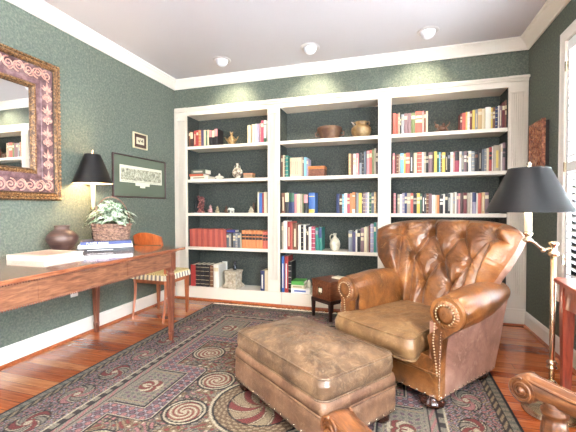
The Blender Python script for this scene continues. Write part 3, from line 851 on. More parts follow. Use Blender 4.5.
# ------------------------------------------------------------------ mirror
def mirror():
    e=empty('wall_mirror',(XL,1.60,1.76),label='large ornate gilt and rose framed mirror on the left wall',cat='mirror')
    a0,a1,z0,z1=-.66,.665,-.555,.55
    P=lambda a,z,h:(h,a,z)
    b=MB(); g,gd,r=M['gold'],M['golddark'],M['rose']
    mitre(b,a0,a1,z0,z1,[(0,.002),(0,.032),(.008,.045),(.018,.048),(.028,.042),(.036,.052),(.050,.054),(.062,.038)],[gd,gd,g,gd,g,g,gd],P)
    mitre(b,a0,a1,z0,z1,[(.205,.034),(.214,.044),(.226,.046),(.238,.036),(.246,.020)],[g,g,gd,gd],P)
    gf=b
    b=MB(); mitre(b,a0,a1,z0,z1,[(.062,.030),(.070,.034),(.160,.034),(.165,.030),(.205,.034)],[r,r,r,r],P); b.build('rose_band',e)
    b=MB(); b.box(.006,.018,a0+.235,a1-.235,z0+.235,z1-.235,M['mirror']); b.build('mirror_glass',e)
    b=gf
    for i in range(40):
        a=a0+.02+(a1-a0-.04)*i/39
        for z in(z0+.016,z1-.016): b.ball((.047,a,z),.010,g,6,4)
        for z in(z0+.222,z1-.222):
            if a0+.22<a<a1-.22: b.ball((.045,a,z),.008,g,6,4)
    for i in range(34):
        z=z0+.02+(z1-z0-.04)*i/33
        for a in(a0+.016,a1-.016): b.ball((.047,a,z),.010,g,6,4)
        for a in(a0+.222,a1-.222):
            if z0+.22<z<z1-.22: b.ball((.045,a,z),.008,g,6,4)
    b.build('gilt_frame',e)
    # arabesque scrolls on the rose band
    b=MB(); ro=M['roseorn']; c=.115
    def spiral(ca,cz,R,flip,ph):
        pts=[]
        for i in range(26):
            t=i/25; an=ph+flip*t*PI*3.2; rr=R*(1-.82*t); pts.append((.038,ca+rr*math.cos(an),cz+rr*math.sin(an)))
        b.tube(pts,[.0055-.0025*i/25 for i in range(26)],ro,6)
        b.ball(pts[-1],.007,ro,6,4)
    n=16
    for i in range(n):
        a=a0+.12+(a1-a0-.24)*i/(n-1)
        for zz,f in((z1-c,1),(z0+c,-1)):
            spiral(a,zz,.042,f if i%2 else -f,PI/2 if i%2 else -PI/2)
    for zz in(z1-c,z0+c):
        pts=[(.037,a0+.10+(a1-a0-.2)*i/90,zz+.043*math.sin(i/90*PI*(n-1)+PI/2)) for i in range(91)]; b.tube(pts,.004,ro,5)
    def leaf(ca,cz,an,L,w):
        pts=[]
        d=Vector((0,math.cos(an),math.sin(an))); q=Vector((0,-math.sin(an),math.cos(an))); o=Vector((.036,ca,cz))
        vs=[o,o+d*L*.4+q*w+Vector((.004,0,0)),o+d*L,o+d*L*.4-q*w+Vector((.004,0,0)),o+d*L*.4+Vector((.010,0,0))]
        b.add(vs,[(0,1,4),(1,2,4),(2,3,4),(3,0,4)],ro,True)
    m_=9
    for s in(a0+c,a1-c):
        for i in range(m_):
            zc=z0+.20+(z1-z0-.40)*i/(m_-1)
            if i%2==0:
                for an in(90,50,130,20,160): leaf(s,zc-.035,math.radians(an),.080 if an==90 else .056,.012)
                leaf(s,zc-.03,math.radians(-90),.03,.012)
            else:
                for q in(-1,1): spiral(s+q*.022,zc,.022,q,PI/2)
                b.tube([(.038,s+.012*math.cos(t*.3),zc+.034*math.sin(t*.3)) for t in range(21)],.004,ro,5)
    b.build('scroll_ornament',e)
mirror()
# framed prints
def picture(name,y0,y1,z0,z1,fw,framem,matm,label,inner,cat='picture'):
    e=empty(name,(XL,(y0+y1)/2,(z0+z1)/2),label=label,cat=cat)
    w=(y1-y0)/2; h=(z1-z0)/2; P=lambda a,z,q:(q,a,z)
    b=MB(); mitre(b,-w,w,-h,h,[(0,.001),(0,.02),(fw*.5,.024),(fw,.018),(fw,.006)],framem,P); b.build('frame',e)
    b=MB(); b.box(.001,.010,-w+fw*.9,w-fw*.9,-h+fw*.9,h-fw*.9,matm); b.build('mat_board',e)
    inner(e,w-fw,h-fw)
    return e
def inner_big(e,w,h):
    m,nt,p=newmat('engraving'); v=coords(nt,'Object',(1,1,1)); n=N(nt,'ShaderNodeTexNoise',Scale=38,Detail=7,Roughness=.8); nt.links.new(v,n.inputs['Vector'])
    r=ramp(nt,[(.40,hexc(96,96,82)),(.50,hexc(170,166,140)),(.60,hexc(214,210,186))]); nt.links.new(n.outputs['Fac'],r.inputs['Fac']); nt.links.new(r.outputs['Color'],p.inputs['Base Color'])
    cr=plain(222,218,196,.7,name='print_paper')
    b=MB(); x=.011
    z0,z1=-h*.30,h*.55
    b.box(.010,.0115,-w*.80,w*.86,z0,z1,cr); b.box(.0115,.0125,-w*.76,w*.82,z0+h*.12,z1-h*.14,m)
    b.box(.010,.0115,-w*.24,w*.32,z0-h*.14,z0,cr); b.box(.010,.0115,-w*.06,w*.14,z0-h*.24,z0-h*.14,cr)
    gr=plain(120,124,104,.7)
    for k in range(30):
        a=-w*.74+k*w*1.56/30; b.box(.0125,.0130,a,a+w*.03,z0+h*.05,z0+h*.08,gr)
    b.build('print',e)
picture('framed_print',2.85,3.69,1.255,1.70,.013,plain(66,38,34,.4,name='dark_frame'),plain(92,100,82,.8,name='green_mat'),'wide dark-framed engraving with green mat and cream panorama hanging on left wall',inner_big)
def inner_small(e,w,h):
    b=MB(); b.box(.010,.012,-w*.62,w*.62,-h*.5,h*.5,plain(206,196,166,.7,name='small_print'))
    dk=plain(70,60,50,.7)
    b.tube([(.0125,-w*.4,h*.1),(.0125,-w*.2,-h*.2),(.0125,-w*.05,h*.2)],.006,dk,5); b.tube([(.0125,w*.1,-h*.1),(.0125,w*.3,h*.2),(.0125,w*.4,-h*.2)],.006,dk,5)
    b.build('print',e)
def pic2():
    fm=plain(214,200,164,.6,name='cream_frame')
    e=picture('framed_print',3.145,3.365,1.795,1.965,.012,fm,plain(74,52,40,.7,name='brown_mat'),'tiny cream-framed square picture hanging above the wide green-matted print',inner_small)
pic2()
# outlet low on left wall
def outlet(loc,rot,label):
    e=empty('wall_outlet',loc,rot,label=label,cat='outlet')
    b=MB(); b.box(.0005,.006,-.036,.036,-.057,.057,plain(240,238,230,.4,name='outlet_plastic'),ch=.002); b.build('cover_plate',e)
    for z in(-.022,.022):
        k=MB(); k.box(.006,.009,-.016,.016,z-.014,z+.014,plain(225,222,214,.4,name='outlet_face')); k.box(.009,.0093,-.008,-.005,z-.006,z+.006,plain(40,40,40)); k.box(.009,.0093,.005,.008,z-.006,z+.006,plain(40,40,40)); k.build('socket',e)
    return e
outlet((XL,2.40,.42),0,'white outlet on the left wall below the desk')
e=outlet((-2.13,CAV-.0025,.385),-PI/2,'small white outlet on the back panel of the left bottom bookcase bay')

# ------------------------------------------------------------------ things on the desk
def table_lamp():
    e=empty('table_lamp',(-2.545,2.47,DZ+.0005),label='black-shaded candlestick table lamp standing on the writing desk',cat='lamp')
    b=MB(); b.lathe([(.062,0),(.066,.006),(.060,.014),(.030,.022),(.018,.040),(.016,.06)],plain(28,26,26,.3,coat=.3,name='black_lacquer'),(0,0,0),32); b.build('base',e)
    b=MB(); b.lathe([(.016,.06),(.014,.10),(.020,.115),(.015,.13),(.014,.28),(.020,.295),(.024,.305),(.016,.318)],plain(30,28,28,.3,coat=.3),(0,0,0),24); 
    b.lathe([(.026,.318),(.030,.326),(.024,.34),(.018,.352)],M['brass'],(0,0,0),24); b.build('stem',e)
    b=MB(); b.lathe([(.0165,.352),(.0165,.60)],plain(238,228,206,.5,name='candle_sleeve'),(0,0,0),20); b.build('candle_sleeve',e)
    z0,z1=.560,.812
    b=MB(); n=48; ro,ri=.162,.064
    def f(u,v): a=2*PI*u; r=ro+(ri-ro)*v; return (r*math.cos(a),r*math.sin(a),z0+(z1-z0)*v)
    def g(u,v): a=2*PI*u; r=(ro+(ri-ro)*v)-.003; return (r*math.cos(a),r*math.sin(a),z0+(z1-z0)*v)
    b.grid(f,n,4,M['shade'],closeu=True); b.grid(g,n,4,M['shade_in'],closeu=True)
    b.tube([(ro*math.cos(2*PI*i/n),ro*math.sin(2*PI*i/n),z0) for i in range(n)],.003,M['shade'],5,closed=True)
    b.tube([(ri*math.cos(2*PI*i/n),ri*math.sin(2*PI*i/n),z1) for i in range(n)],.003,M['shade'],5,closed=True)
    b.build('lamp_shade',e)
    b=MB(); 
    for k in range(3):
        a=2*PI*k/3; b.tube([(0,0,z1-.01),(ri*math.cos(a),ri*math.sin(a),z1-.01)],.002,M['brass'],5)
    b.tube([(0,0,.60),(0,0,z1+.012)],.003,M['brass'],6)
    b.lathe([(.006,z1+.010),(.012,z1+.016),(.006,z1+.024),(.014,z1+.034),(.004,z1+.048)],M['brass'],(0,0,0),16); b.build('finial',e)
    b=MB(); b.ball((0,0,.64),.022,plain(255,214,150,.5,emit=14,name='lit_bulb'),14,8,(1,1,1.4)); b.build('bulb',e)
table_lamp()
def clay_pot():
    o=MB().lathe([(.045,0),(.052,.004),(.076,.034),(.102,.076),(.112,.105),(.104,.130),(.078,.158),(.054,.172),(.050,.188),(.054,.202),(.057,.207),(.050,.207),(.044,.188)],M['pot'],(0,0,0),40).build('clay_pot')
    tag(o,'squat brown clay pot with short neck standing on the writing desk','pot'); at(o,(-2.49,2.115,DZ+.001))
clay_pot()
def big_book(name,w,d,h,colr,loc,rz,label,group=None,band=None,page=(236,230,214)):
    """lying book; spine on -y side"""
    e=empty(name,loc,rz,label=label,cat='book',group=group)
    m=plain(*colr,.5); t=.0035
    b=MB(); b.box(-w/2,w/2,-d/2,d/2,0,t,m); b.box(-w/2,w/2,-d/2,d/2,h-t,h,m); b.box(-w/2,w/2,-d/2,-d/2+t,t,h-t,m)
    if band:
        bm=plain(*band,.5); b.box(-w*.34,w*.30,-d/2-.0006,-d/2,h*.32,h*.68,bm)
    b.build('cover',e)
    b=MB(); b.box(-w/2+.005,w/2-.005,-d/2+t,d/2-.005,t,h-t,plain(*page,.8)); b.build('page_block',e)
    return e
big_book('coffee_table_book',.33,.30,.034,(206,196,182),(-2.295,1.83,DZ+.0005),math.radians(0),'large cream coffee table book lying flat on the near desk top',band=(206,186,170))
# title lettering strokes on the jacket stay generic: soft tinted panel
o=MB().box(-.12,.12,-.10,.10,0,.0006,plain(176,150,134,.5)).build('loose_print'); tag(o,'pale tinted sheet lying on top of the cream coffee table book','paper'); at(o,(-2.295,1.83,DZ+.036),0)
bx0=(-2.265,2.325)
bk1=big_book('hardback_book',.40,.26,.027,(22,22,26),(bx0[0],bx0[1],DZ+.0005),math.radians(43),'black hardback lying at the bottom of the desk stack','books stacked under the basket')
MB().box(-.13,.05,-.1306,-.13,.011,.016,plain(190,190,190,.5)).build('spine_band',bk1)
big_book('hardback_book',.385,.25,.026,(226,226,226),(bx0[0]+.002,bx0[1],DZ+.0282),math.radians(42),'white-jacketed hardback in the middle of the desk stack','books stacked under the basket')
bk3=big_book('hardback_book',.36,.24,.026,(44,54,104),(bx0[0],bx0[1]+.002,DZ+.0548),math.radians(44),'navy blue hardback lying directly beneath the wicker basket','books stacked under the basket')
def lettering(txt,size,loc,rz,colr,parent):
    c=bpy.data.curves.new('lettering','FONT'); c.body=txt; c.size=size; c.extrude=.0002; c.align_x='LEFT'
    t=bpy.data.objects.new('tmp',c); col.objects.link(t); bpy.context.view_layer.update()
    me=bpy.data.meshes.new_from_object(t.evaluated_get(bpy.context.evaluated_depsgraph_get())); bpy.data.objects.remove(t)
    me.materials.clear(); me.materials.append(plain(*colr,.5)); o=bpy.data.objects.new('spine_lettering',me); col.objects.link(o)
    o.parent=parent; o.location=loc; o.rotation_euler=(PI/2,0,rz); return o
lettering('PLANET OCEAN',.021,(-.14,-.1206,.0055),0,(236,236,244),bk3)
def ivy_basket():
    e=empty('ivy_basket',(-2.225,2.340,DZ+.0835),math.radians(47),label='wicker basket of variegated ivy standing on the stacked books',cat='plant')
    b=MB()
    def f(u,v):
        a=2*PI*u; c,s=math.cos(a),math.sin(a); k=lambda q:math.copysign(abs(q)**.5,q)
        w=.128+.016*v; d=.082+.012*v; r=1+.012*math.sin(u*PI*60+ (PI if int(v*8)%2 else 0))
        return (w*k(c)*r,d*k(s)*r,.125*v)
    b.grid(f,120,8,M['basket'],closeu=True)
    for i in range(7):
        z=.004+i*.019; b.tube([f(u/40,z/.125) for u in range(40)],.006,M['basket'],5,closed=True)
    b.box(-.095,.095,-.055,.055,.001,.09,plain(50,36,28,.9,name='potting_soil'))
    b.tube([f(u/40,1) for u in range(40)],.009,M['basket'],6,closed=True)
    b.build('basket',e)
    b=MB(); b.tube([(.138*math.cos(t),0,.115+.235*math.sin(t)) for t in [PI*i/24 for i in range(25)]],.005,M['basket'],6); b.build('handle',e)
    m,nt,p=newmat('variegated_leaf'); v=coords(nt,'Object'); n=N(nt,'ShaderNodeTexNoise',Scale=45,Detail=3); nt.links.new(v,n.inputs['Vector'])
    r=ramp(nt,[(.36,hexc(70,98,64)),(.47,hexc(128,150,122)),(.57,hexc(196,204,184))]); nt.links.new(n.outputs['Fac'],r.inputs['Fac']); nt.links.new(r.outputs['Color'],p.inputs['Base Color']); p.inputs['Roughness'].default_value=.45
    b=MB(); rnd=random.Random(5)
    st=plain(96,116,70,.6)
    for k in range(125):
        az=rnd.uniform(0,2*PI); el=rnd.uniform(.0,1.35); R=rnd.uniform(.08,.195)
        c=Vector((math.cos(az)*math.cos(el)*R*1.05,math.sin(az)*math.cos(el)*R*.85,.140+math.sin(el)*R*.92))
        if k%17==0: c.z-=.05; c.x*=1.15; c.y*=1.2
        out=Vector((c.x,c.y,c.z-.05)).normalized()
        side=out.cross(Vector((rnd.uniform(-.3,.3),rnd.uniform(-.3,.3),1))).normalized(); dn=(out*.6+Vector((0,0,-.8))+side*rnd.uniform(-.6,.6)).normalized()
        L=rnd.uniform(.054,.084); w=L*.44
        nrm=side.cross(dn).normalized()*L*.12
        P=[c-dn*L*.4,c-dn*L*.35+side*w*.7,c+side*w-nrm,c+dn*L*.25+side*w*.5,c+dn*L*.7,c+dn*L*.25-side*w*.5,c-side*w-nrm,c-dn*L*.35-side*w*.7,c+nrm*.6]
        b.add(P,[(0,1,8),(1,2,8),(2,3,8),(3,4,8),(4,5,8),(5,6,8),(6,7,8),(7,0,8)],m,True)
        if k%4==0: b.tube([(c.x*.2,c.y*.2,.09),(c.x*.6,c.y*.6,(c.z+.12)/2+.02),tuple(c)],.0016,st,4)
    b.build('foliage',e)
ivy_basket()

# ------------------------------------------------------------------ books on the shelves
COL=dict(j=((158,72,60),'salmon red'),k=((32,28,30),'black'),d=((70,46,38),'dark brown'),b=((112,72,50),'brown'),r=((160,50,46),'red'),s=((186,92,76),'salmon red'),m=((104,38,40),'maroon'),
 o=((200,124,74),'orange'),t=((190,158,112),'tan'),c=((206,190,156),'cream'),w=((220,214,202),'white'),y=((206,178,84),'yellow'),g=((52,92,66),'green'),
 e=((44,122,108),'teal'),n=((40,50,92),'navy'),u=((58,98,164),'blue'),l=((120,176,200),'light blue'),p=((148,138,156),'lilac'),v=((78,68,100),'purple'),
 i=((206,130,132),'pink'),h=((162,66,86),'crimson'),a=((132,134,138),'grey'),q=((88,94,104),'slate grey'),x=((160,148,128),'beige'),f=((104,112,70),'olive'),z=((126,98,102),'dusty mauve'))
ORD=['first','second','third','fourth','fifth','sixth','seventh','eighth','ninth','tenth','eleventh','twelfth','thirteenth','fourteenth','fifteenth','sixteenth','seventeenth','eighteenth','nineteenth','twentieth','twenty-first','twenty-second','twenty-third','twenty-fourth','twenty-fifth','twenty-sixth','twenty-seventh','twenty-eighth','twenty-ninth','thirtieth','thirty-first','thirty-second','thirty-third','thirty-fourth','thirty-fifth','thirty-sixth','thirty-seventh','thirty-eighth','thirty-ninth','fortieth','forty-first','forty-second','forty-third','forty-fourth']
rb=random.Random(21)
BAYX=bays
def spine_book(w,h,d,key,key2,style):
    """standing book, origin at bottom centre of spine front; spine faces -y"""
    m=plain(*COL[key][0],.5); m2=plain(*COL[key2][0],.45)
    b=MB(); t=min(.003,w*.15); hw=w/2
    # rounded spine
    n=6; sp=[(-hw+w*i/n,-.35*t-.10*w*math.sin(PI*i/n)) for i in range(n+1)]
    vs=[(x,y,0) for x,y in sp]+[(x,y,h) for x,y in sp]+[(-hw,t,0),(hw,t,0),(-hw,t,h),(hw,t,h)]
    k=n+1
    fs=[(i,i+1,k+i+1,k+i) for i in range(n)]
    b.add(vs,fs,m)
    b.add([(x,y,z) for z in (0,h) for x,y in sp+[(hw,t),(-hw,t)]],[tuple(range(k+2)),tuple(range(k+2,2*k+4))],m)
    b.box(-hw,-hw+t,-.3*t,d,0,h,m); b.box(hw-t,hw,-.3*t,d,0,h,m)
    def bandz(za,zb,mat,x0=-hw*.98,x1=hw*.98,e=.0012):
        sp2=[(x0+(x1-x0)*i/n,-.35*t-e-.10*w*math.sin(PI*((x0+(x1-x0)*i/n)+hw)/w)) for i in range(n+1)]
        b.add([(x,y,za) for x,y in sp2]+[(x,y,zb) for x,y in sp2],[(i,i+1,k+i+1,k+i) for i in range(n)],mat)
    if style==1: bandz(h*.70,h*.86,m2)
    elif style==2: bandz(h*.12,h*.80,m2,-hw*.35,hw*.35)
    elif style==3: bandz(h*.0+.004,h*.20,m2); bandz(h*.80,h*.84,m2)
    elif style==4: bandz(h*.55,h*.99,m2)
    elif style==5:
        for q in(.12,.3,.5,.7,.88): bandz(h*q,h*q+.004,m2)
    elif style==6: bandz(h*.48,h*.62,m2); bandz(h*.68,h*.80,m2)
    return b,(w,h,d,t)
def pages(w,h,d,t): 
    return MB().box(-w/2+t,w/2-t,t*.5,d-.004,.003,h-.004,plain(224,214,190,.85,name='page_paper'))
def row(tag_,shelfz,px0,spec,zc,side=None,Y=3.915):
    """spec: list 'colour[accent][style] width_px height_m' tokens"""
    where,grp=tag_
    px=px0; idx=0; items=[]
    for tok in spec.split():
        p=tok.split(':')
        if p[0]=='_': px+=float(p[1]); continue
        key=p[0][0]; k2=p[0][1] if len(p[0])>1 and p[0][1].isalpha() else 'c'; st=int(p[0][-1]) if p[0][-1].isdigit() else rb.choice([0,1,2,5,0,6])
        wpx=float(p[1]); hh=float(p[2]); rep=int(p[3]) if len(p)>3 else 1
        for r_ in range(rep):
            items.append((px,px+wpx,hh*(1+(rb.uniform(-.015,.015) if rep==1 else 0)),key,k2,st)); px+=wpx
    for j,(a,c,hh,key,k2,st) in enumerate(items):
        xa,xc=shelf_x(a,3.887),shelf_x(c,3.887)
        for B0,B1 in bays:
            if B0-.05<(xa+xc)/2<B1+.05: xa=max(xa,B0+.0045); xc=min(xc,B1-.0045)
        w=xc-xa-.0030; d=min(.2,hh*.72)
        if w<.006: continue
        b,(w,h,d,t)=spine_book(w,hh,d,key,k2,st)
        o=b.build('book'); o.location=((xa+xc)/2,Y+rb.uniform(0,.004),shelfz+.0006)
        pg=pages(w,h,d,t).build('page_block',o)
        nm=COL[key][1]
        size='slim ' if w<.021 else ('thick ' if w>.042 else '')
        tag(o,'%s%s book, %s from left %s'%(size,nm,ORD[j],where),'book',grp)
# shelf tops: index 0 bottom .. 4 top
Z5=BASE; Z4,Z3,Z2,Z1=SH
row(('in left group, left bay top shelf','books at the left of the left bay top shelf'),Z1,187.9,'b:1.6:.20 dc4:3.0:.185 _:.4 r2:2.6:.20 r:2.2:.20 o:2.6:.20 v:2.6:.20 c:2.2:.20 g:1.4:.19 c:1.3:.20 _:.4 ki4:3:.195 kc4:2.6:.185 ki4:3.2:.20',0)
row(('in right group, left bay top shelf','books at the right of the left bay top shelf'),Z1,246.6,'c:3.4:.215 _:1 c:3.4:.22 w:1.6:.225 p:2.6:.225 _:.4 i:1.4:.23 h:2.6:.26 wg3:2.8:.26',0)
row(('of the slipcased group, left bay middle shelf','slipcased books on the left bay middle shelf'),Z3,256.5,'cw0:1.6:.25 u0:3.2:.235 r:1.6:.24 c:3.0:.25',0)
row(('of the salmon red set, left bay fourth shelf','salmon red volumes on the left bay fourth shelf'),Z4,188.0,'j0:2.84:.222 s0:2.84:.222 j0:2.84:.222 s0:2.84:.222 j0:2.84:.222 s0:2.84:.222 j0:2.84:.222 s0:2.84:.222 j0:2.84:.222 s0:2.84:.222 j0:2.84:.222 s0:2.84:.222 j0:2.84:.222',0)
row(('of the slate group, left bay fourth shelf','slate books on the left bay fourth shelf'),Z4,225.2,'q:2.4:.175 a:2.2:.175 k:1.8:.17 q:2.6:.18 a:2.2:.18 q:2.4:.175 x:1.4:.18',0)
row(('of the banded set, left bay fourth shelf','orange black-banded volumes on the left bay fourth shelf'),Z4,240.6,'ok6:3.5:.215:6',0)
row(('of the red pair, left bay fourth shelf','red black-banded pair on the left bay fourth shelf'),Z4,261.8,'sk6:2.7:.205:2',0)
row(('on the left bay bottom shelf','books at the left of the left bay bottom shelf'),Z5,188.6,'r0:5:.27 kc5:4.6:.275:3 _:.6 bc5:3.6:.27 w1:5.2:.285',0,Y=3.92)
row(('of right pair, left bay bottom shelf','pair of books at the right of the left bay bottom shelf'),Z5,259.2,'nw2:4.2:.24 c:3.4:.255',0)
row(('in left group, center bay second shelf','books at the left of the center bay second shelf'),Z2,280.6,'b:1.6:.25 c:1.5:.255 k:1.0:.24 e:2.8:.25 _:1.6 cx2:2.3:.22:5 x:1.4:.225 b:1.2:.22 l:2.6:.22 p:2.0:.20',0)
row(('in right group, center bay second shelf','books at the right of the center bay second shelf'),Z2,348,'t:2.6:.235 b:2.2:.23 w:2.6:.235 i:3.0:.235 _:.3 ak4:3.0:.24 k:1.6:.24 q:3.0:.255 i:2.8:.255 s:2.4:.265 f:2.4:.27 x:1.8:.28 d:1.8:.285',0)
row(('in left group, center bay third shelf','books at the left of the center bay third shelf'),Z3,280.6,'b:3.6:.235 kc4:4.0:.235 ng4:5.6:.235 i:2.2:.22 c:3.2:.225 x:2.4:.225 f:1.4:.22 ki4:4.4:.21 _:.6 uy3:6.2:.235',0)
row(('in right group, center bay third shelf','books at the right of the center bay third shelf'),Z3,335.8,'n:3.2:.215 d:2.8:.205 l:2.0:.21 w:3.0:.22 h:2.6:.215 o:2.4:.22 ow3:3.2:.23 k:1.0:.22 a:2.2:.225 y:3.4:.225 k:1.0:.22 z:2.6:.225 p:2.0:.225 w:1.6:.23 g:2.4:.225 q:2.6:.23 t:2.2:.235',0)
row(('in left group, center bay fourth shelf','books at the left of the center bay fourth shelf'),Z4,280.6,'x:2.0:.32 w:3.8:.33 rc2:3.6:.325 s:1.8:.325 bc2:5.0:.31 _:.5 w:2.8:.29 k:2.6:.285 w:2.4:.29 k:1.0:.28 d:1.8:.25 w:2.8:.265 hw5:4.0:.27 ea1:3.2:.265 _:.2 en4:3.2:.26',0)
row(('in right group, center bay fourth shelf','books at the right of the center bay fourth shelf'),Z4,348,'a:4.0:.23 v:3.2:.22 w:1.8:.235 k:3.2:.245 _:.3 z:3.4:.26 c:3.0:.275 x:1.6:.28 m:1.6:.29 p:3.6:.305 e:2.4:.32 a:1.4:.33',0)
row(('of the upright group, center bay bottom shelf','upright books on the center bay bottom shelf'),Z5,280.6,'uw2:2.8:.42 _:.2 rw2:3.8:.43 kw5:3.2:.36',0)
row(('in left group, right bay top shelf','books at the left of the right bay top shelf'),Z1,392.3,'s:3.4:.225 s:2.2:.22 x:1.8:.225 k:1.0:.2 ax1:3.0:.21 zc1:3.2:.215 z:4.0:.215 fc1:4.0:.215 s:7.0:.225 i:1.8:.23 b:2.0:.22 c0:2.0:.225',0)
row(('in right group, right bay top shelf','books at the right of the right bay top shelf'),Z1,460,'m:2.0:.175 s:3.6:.18 y:1.6:.185 w:2.6:.185 m:2.2:.19 _:.3 y:2.8:.20 a:2.6:.20 t:4.2:.205 c:3.4:.205 w:5.6:.215 y:1.8:.21 b:2.4:.21 n:2.8:.215 w:1.4:.22 z:2.6:.22 m:3.0:.25 b:3.4:.27',0)
row(('on the right bay second shelf','books along the right bay second shelf'),Z2,392.3,'i:2.2:.22 m:1.8:.20 b:2.2:.205 x:1.6:.205 l:3.6:.215 y:1.8:.21 s:4.2:.215 kw2:3.4:.21 _:.4 c:3.4:.21 sc5:5.0:.215 w:1.8:.215 x:2.2:.215 kx6:2.6:.215 z:4.2:.21 d:1.4:.21 y:3.0:.22 g:2.0:.215 l:1.6:.21 b:1.4:.20 y:3.4:.205 k:2.4:.20 ka1:2.6:.20 w:3.0:.205 i:1.4:.20 hk4:4.6:.21 w:2.4:.21 q:2.2:.205 zw6:2.8:.205 k:1.6:.20 w:3.2:.205 a:3.2:.205 kb1:3.4:.20 _:.2 kx2:3.6:.225 q:2.6:.22 a:2.2:.225 c:2.4:.225 rk6:3.0:.235 w:1.4:.24 xy2:7.4:.255 w:1.8:.265 zk6:3.0:.275',0)
row(('on the right bay third shelf','books along the right bay third shelf'),Z3,392.3,'d:1.2:.21 i:2.4:.215 k:1.6:.20 x:2.4:.205 w:2.4:.205 p:2.4:.215 n:2.4:.22 x:3.6:.215 s:2.8:.215 kx6:3.6:.205 y:3.2:.21 g:1.8:.205 kw2:3.0:.205 k:1.4:.205 b:2.6:.21 z:3.2:.205 w:3.4:.19 c:1.4:.19 o:2.8:.19 _:.3 kw6:3.4:.19 w:1.8:.20 k:2.8:.20 kw2:2.6:.205 w:2.6:.21 xa6:2.2:.21 w:1.6:.215 z:1.8:.205 i:1.8:.205 d:3.0:.205 m:3.8:.21 _:.2 x:3.4:.21 w:1.6:.21 pn4:4.2:.21 w:1.6:.205 s:3.6:.205 t:3.4:.21 zc1:4.0:.21',0)
# lying books
def shelf_lying(px,w,d,h,z,colr,label,grp,band=None,Y=4.02,rz=0,page=(236,230,214)):
    return big_book('book',w,d,h,colr,(shelf_x(px,Y),Y,z+.0008),rz,label,grp,band,page)
g='books lying flat on the left bay second shelf'
shelf_lying(203.2,.25,.19,.040,Z2,(226,216,190),'thick cream album lying at the bottom of the left bay second shelf stack',g,(120,110,90),Y=4.0)
shelf_lying(199.8,.20,.16,.030,Z2+.041,(172,84,58),'red-brown book lying in the middle of the left bay second shelf stack',g,Y=4.0)
shelf_lying(201.6,.20,.15,.055,Z2+.072,(92,96,84),'thick grey-green book lying on top of the left bay second shelf stack',g,(200,196,180),Y=4.0)
shelf_lying(232.2,.13,.11,.030,Z4+.186,(48,52,120),'blue book lying across the tops of the slate books','blue book on the slate row',Y=3.985)
g='books lying flat on the center bay bottom shelf'
shelf_lying(302.4,.22,.20,.055,Z5,(236,232,226),'white and blue book lying lowest on the center bay bottom shelf',g,(92,112,180),Y=4.01)
shelf_lying(299.6,.165,.19,.038,Z5+.056,(206,190,164),'beige book lying in the middle of the center bay bottom stack',g,(150,130,100),Y=4.01)
shelf_lying(299.3,.155,.18,.042,Z5+.095,(86,160,72),'bright green book lying on top of the center bay bottom stack',g,Y=4.01)

# ------------------------------------------------------------------ shelf ornaments
def orn(name,mb,px,z,label,cat,Y=3.99,rz=0,group=None):
    o=mb.build(name); o.location=(shelf_x(px,Y),Y,z+.0008); o.rotation_euler=(0,0,rz); return tag(o,label,cat,group)
bronze=mottled('bronze',[(.3,hexc(96,72,44)),(.7,hexc(188,156,108))],scale=30,rough=.4,bumps=.2,metal=.4)
cream=mottled('cream_glaze',[(.3,hexc(170,160,136)),(.7,hexc(222,214,192))],scale=22,rough=.35,bumps=.05)
rust=mottled('rust_clay',[(.3,hexc(62,38,30)),(.5,hexc(92,62,46)),(.7,hexc(122,94,66))],scale=9,rough=.6,bumps=.2)
dark=mottled('dark_carving',[(.3,hexc(40,26,30)),(.5,hexc(110,54,52)),(.7,hexc(176,120,104))],scale=36,rough=.5,bumps=.6,bd=.006)
def ewer():
    e=empty('incense_burner',(shelf_x(232,4.0),4.0,Z1+.0008),0,'small bronze lidded burner with raised handles on the left bay top shelf','ornament')
    b=MB(); b.lathe([(.03,0),(.034,.010),(.03,.02),(.05,.04),(.056,.065),(.050,.088),(.036,.096)],bronze,(0,0,0),24); b.build('body',e)
    b=MB(); b.lathe([(.038,.096),(.034,.106),(.018,.118),(.010,.124),(.018,.136),(.022,.148),(.012,.160)],bronze,(0,0,0),20); b.tube([(-.01,0,.15),(-.022,0,.17),(-.016,0,.18)],.005,bronze,6); b.tube([(.008,0,.155),(.02,0,.172)],.005,bronze,6); b.build('lid',e)
    for s in(-1,1):
        b=MB(); b.tube([(s*.05,0,.055),(s*.072,0,.075),(s*.082,0,.10),(s*.096,0,.112)],[.007,.006,.006,.004],bronze,8); b.build('handle',e)
ewer()
def dish():
    e=empty('lidded_dish',(shelf_x(219.5,3.97),3.97,Z2+.0008),0,'small white lidded dish on the left bay second shelf','dish')
    wt=plain(214,206,192,.35,name='white_porcelain')
    b=MB(); b.lathe([(.02,0),(.03,.006),(.056,.022),(.058,.026)],wt,(0,0,0),24); b.build('bowl',e)
    b=MB(); b.lathe([(.058,.0262),(.040,.040),(.012,.048),(.008,.056),(.014,.064),(.004,.074)],wt,(0,0,0),24); b.build('lid',e)
dish()
def flask():
    e=empty('moon_flask',(shelf_x(237.5,3.97),3.97,Z2+.0008),0,'round white moon flask vase with dark markings on the left bay second shelf','vase')
    m=mottled('flask_glaze',[(.42,hexc(88,74,60)),(.5,hexc(176,164,144)),(.58,hexc(214,206,188))],scale=26,rough=.3,bumps=0)
    b=MB(); b.lathe([(.032,0),(.034,.008),(.030,.012),(.050,.028),(.064,.052),(.068,.076),(.060,.104),(.040,.128),(.018,.140),(.013,.150),(.012,.172),(.018,.188),(.014,.188)],m,(0,0,0),32,sy=.55); b.build('body',e)
    for s in(-1,1):
        b=MB(); b.tube([(s*.014,0,.165),(s*.034,0,.160),(s*.036,0,.138),(s*.040,0,.128)],.004,m,6); b.build('handle',e)
flask()
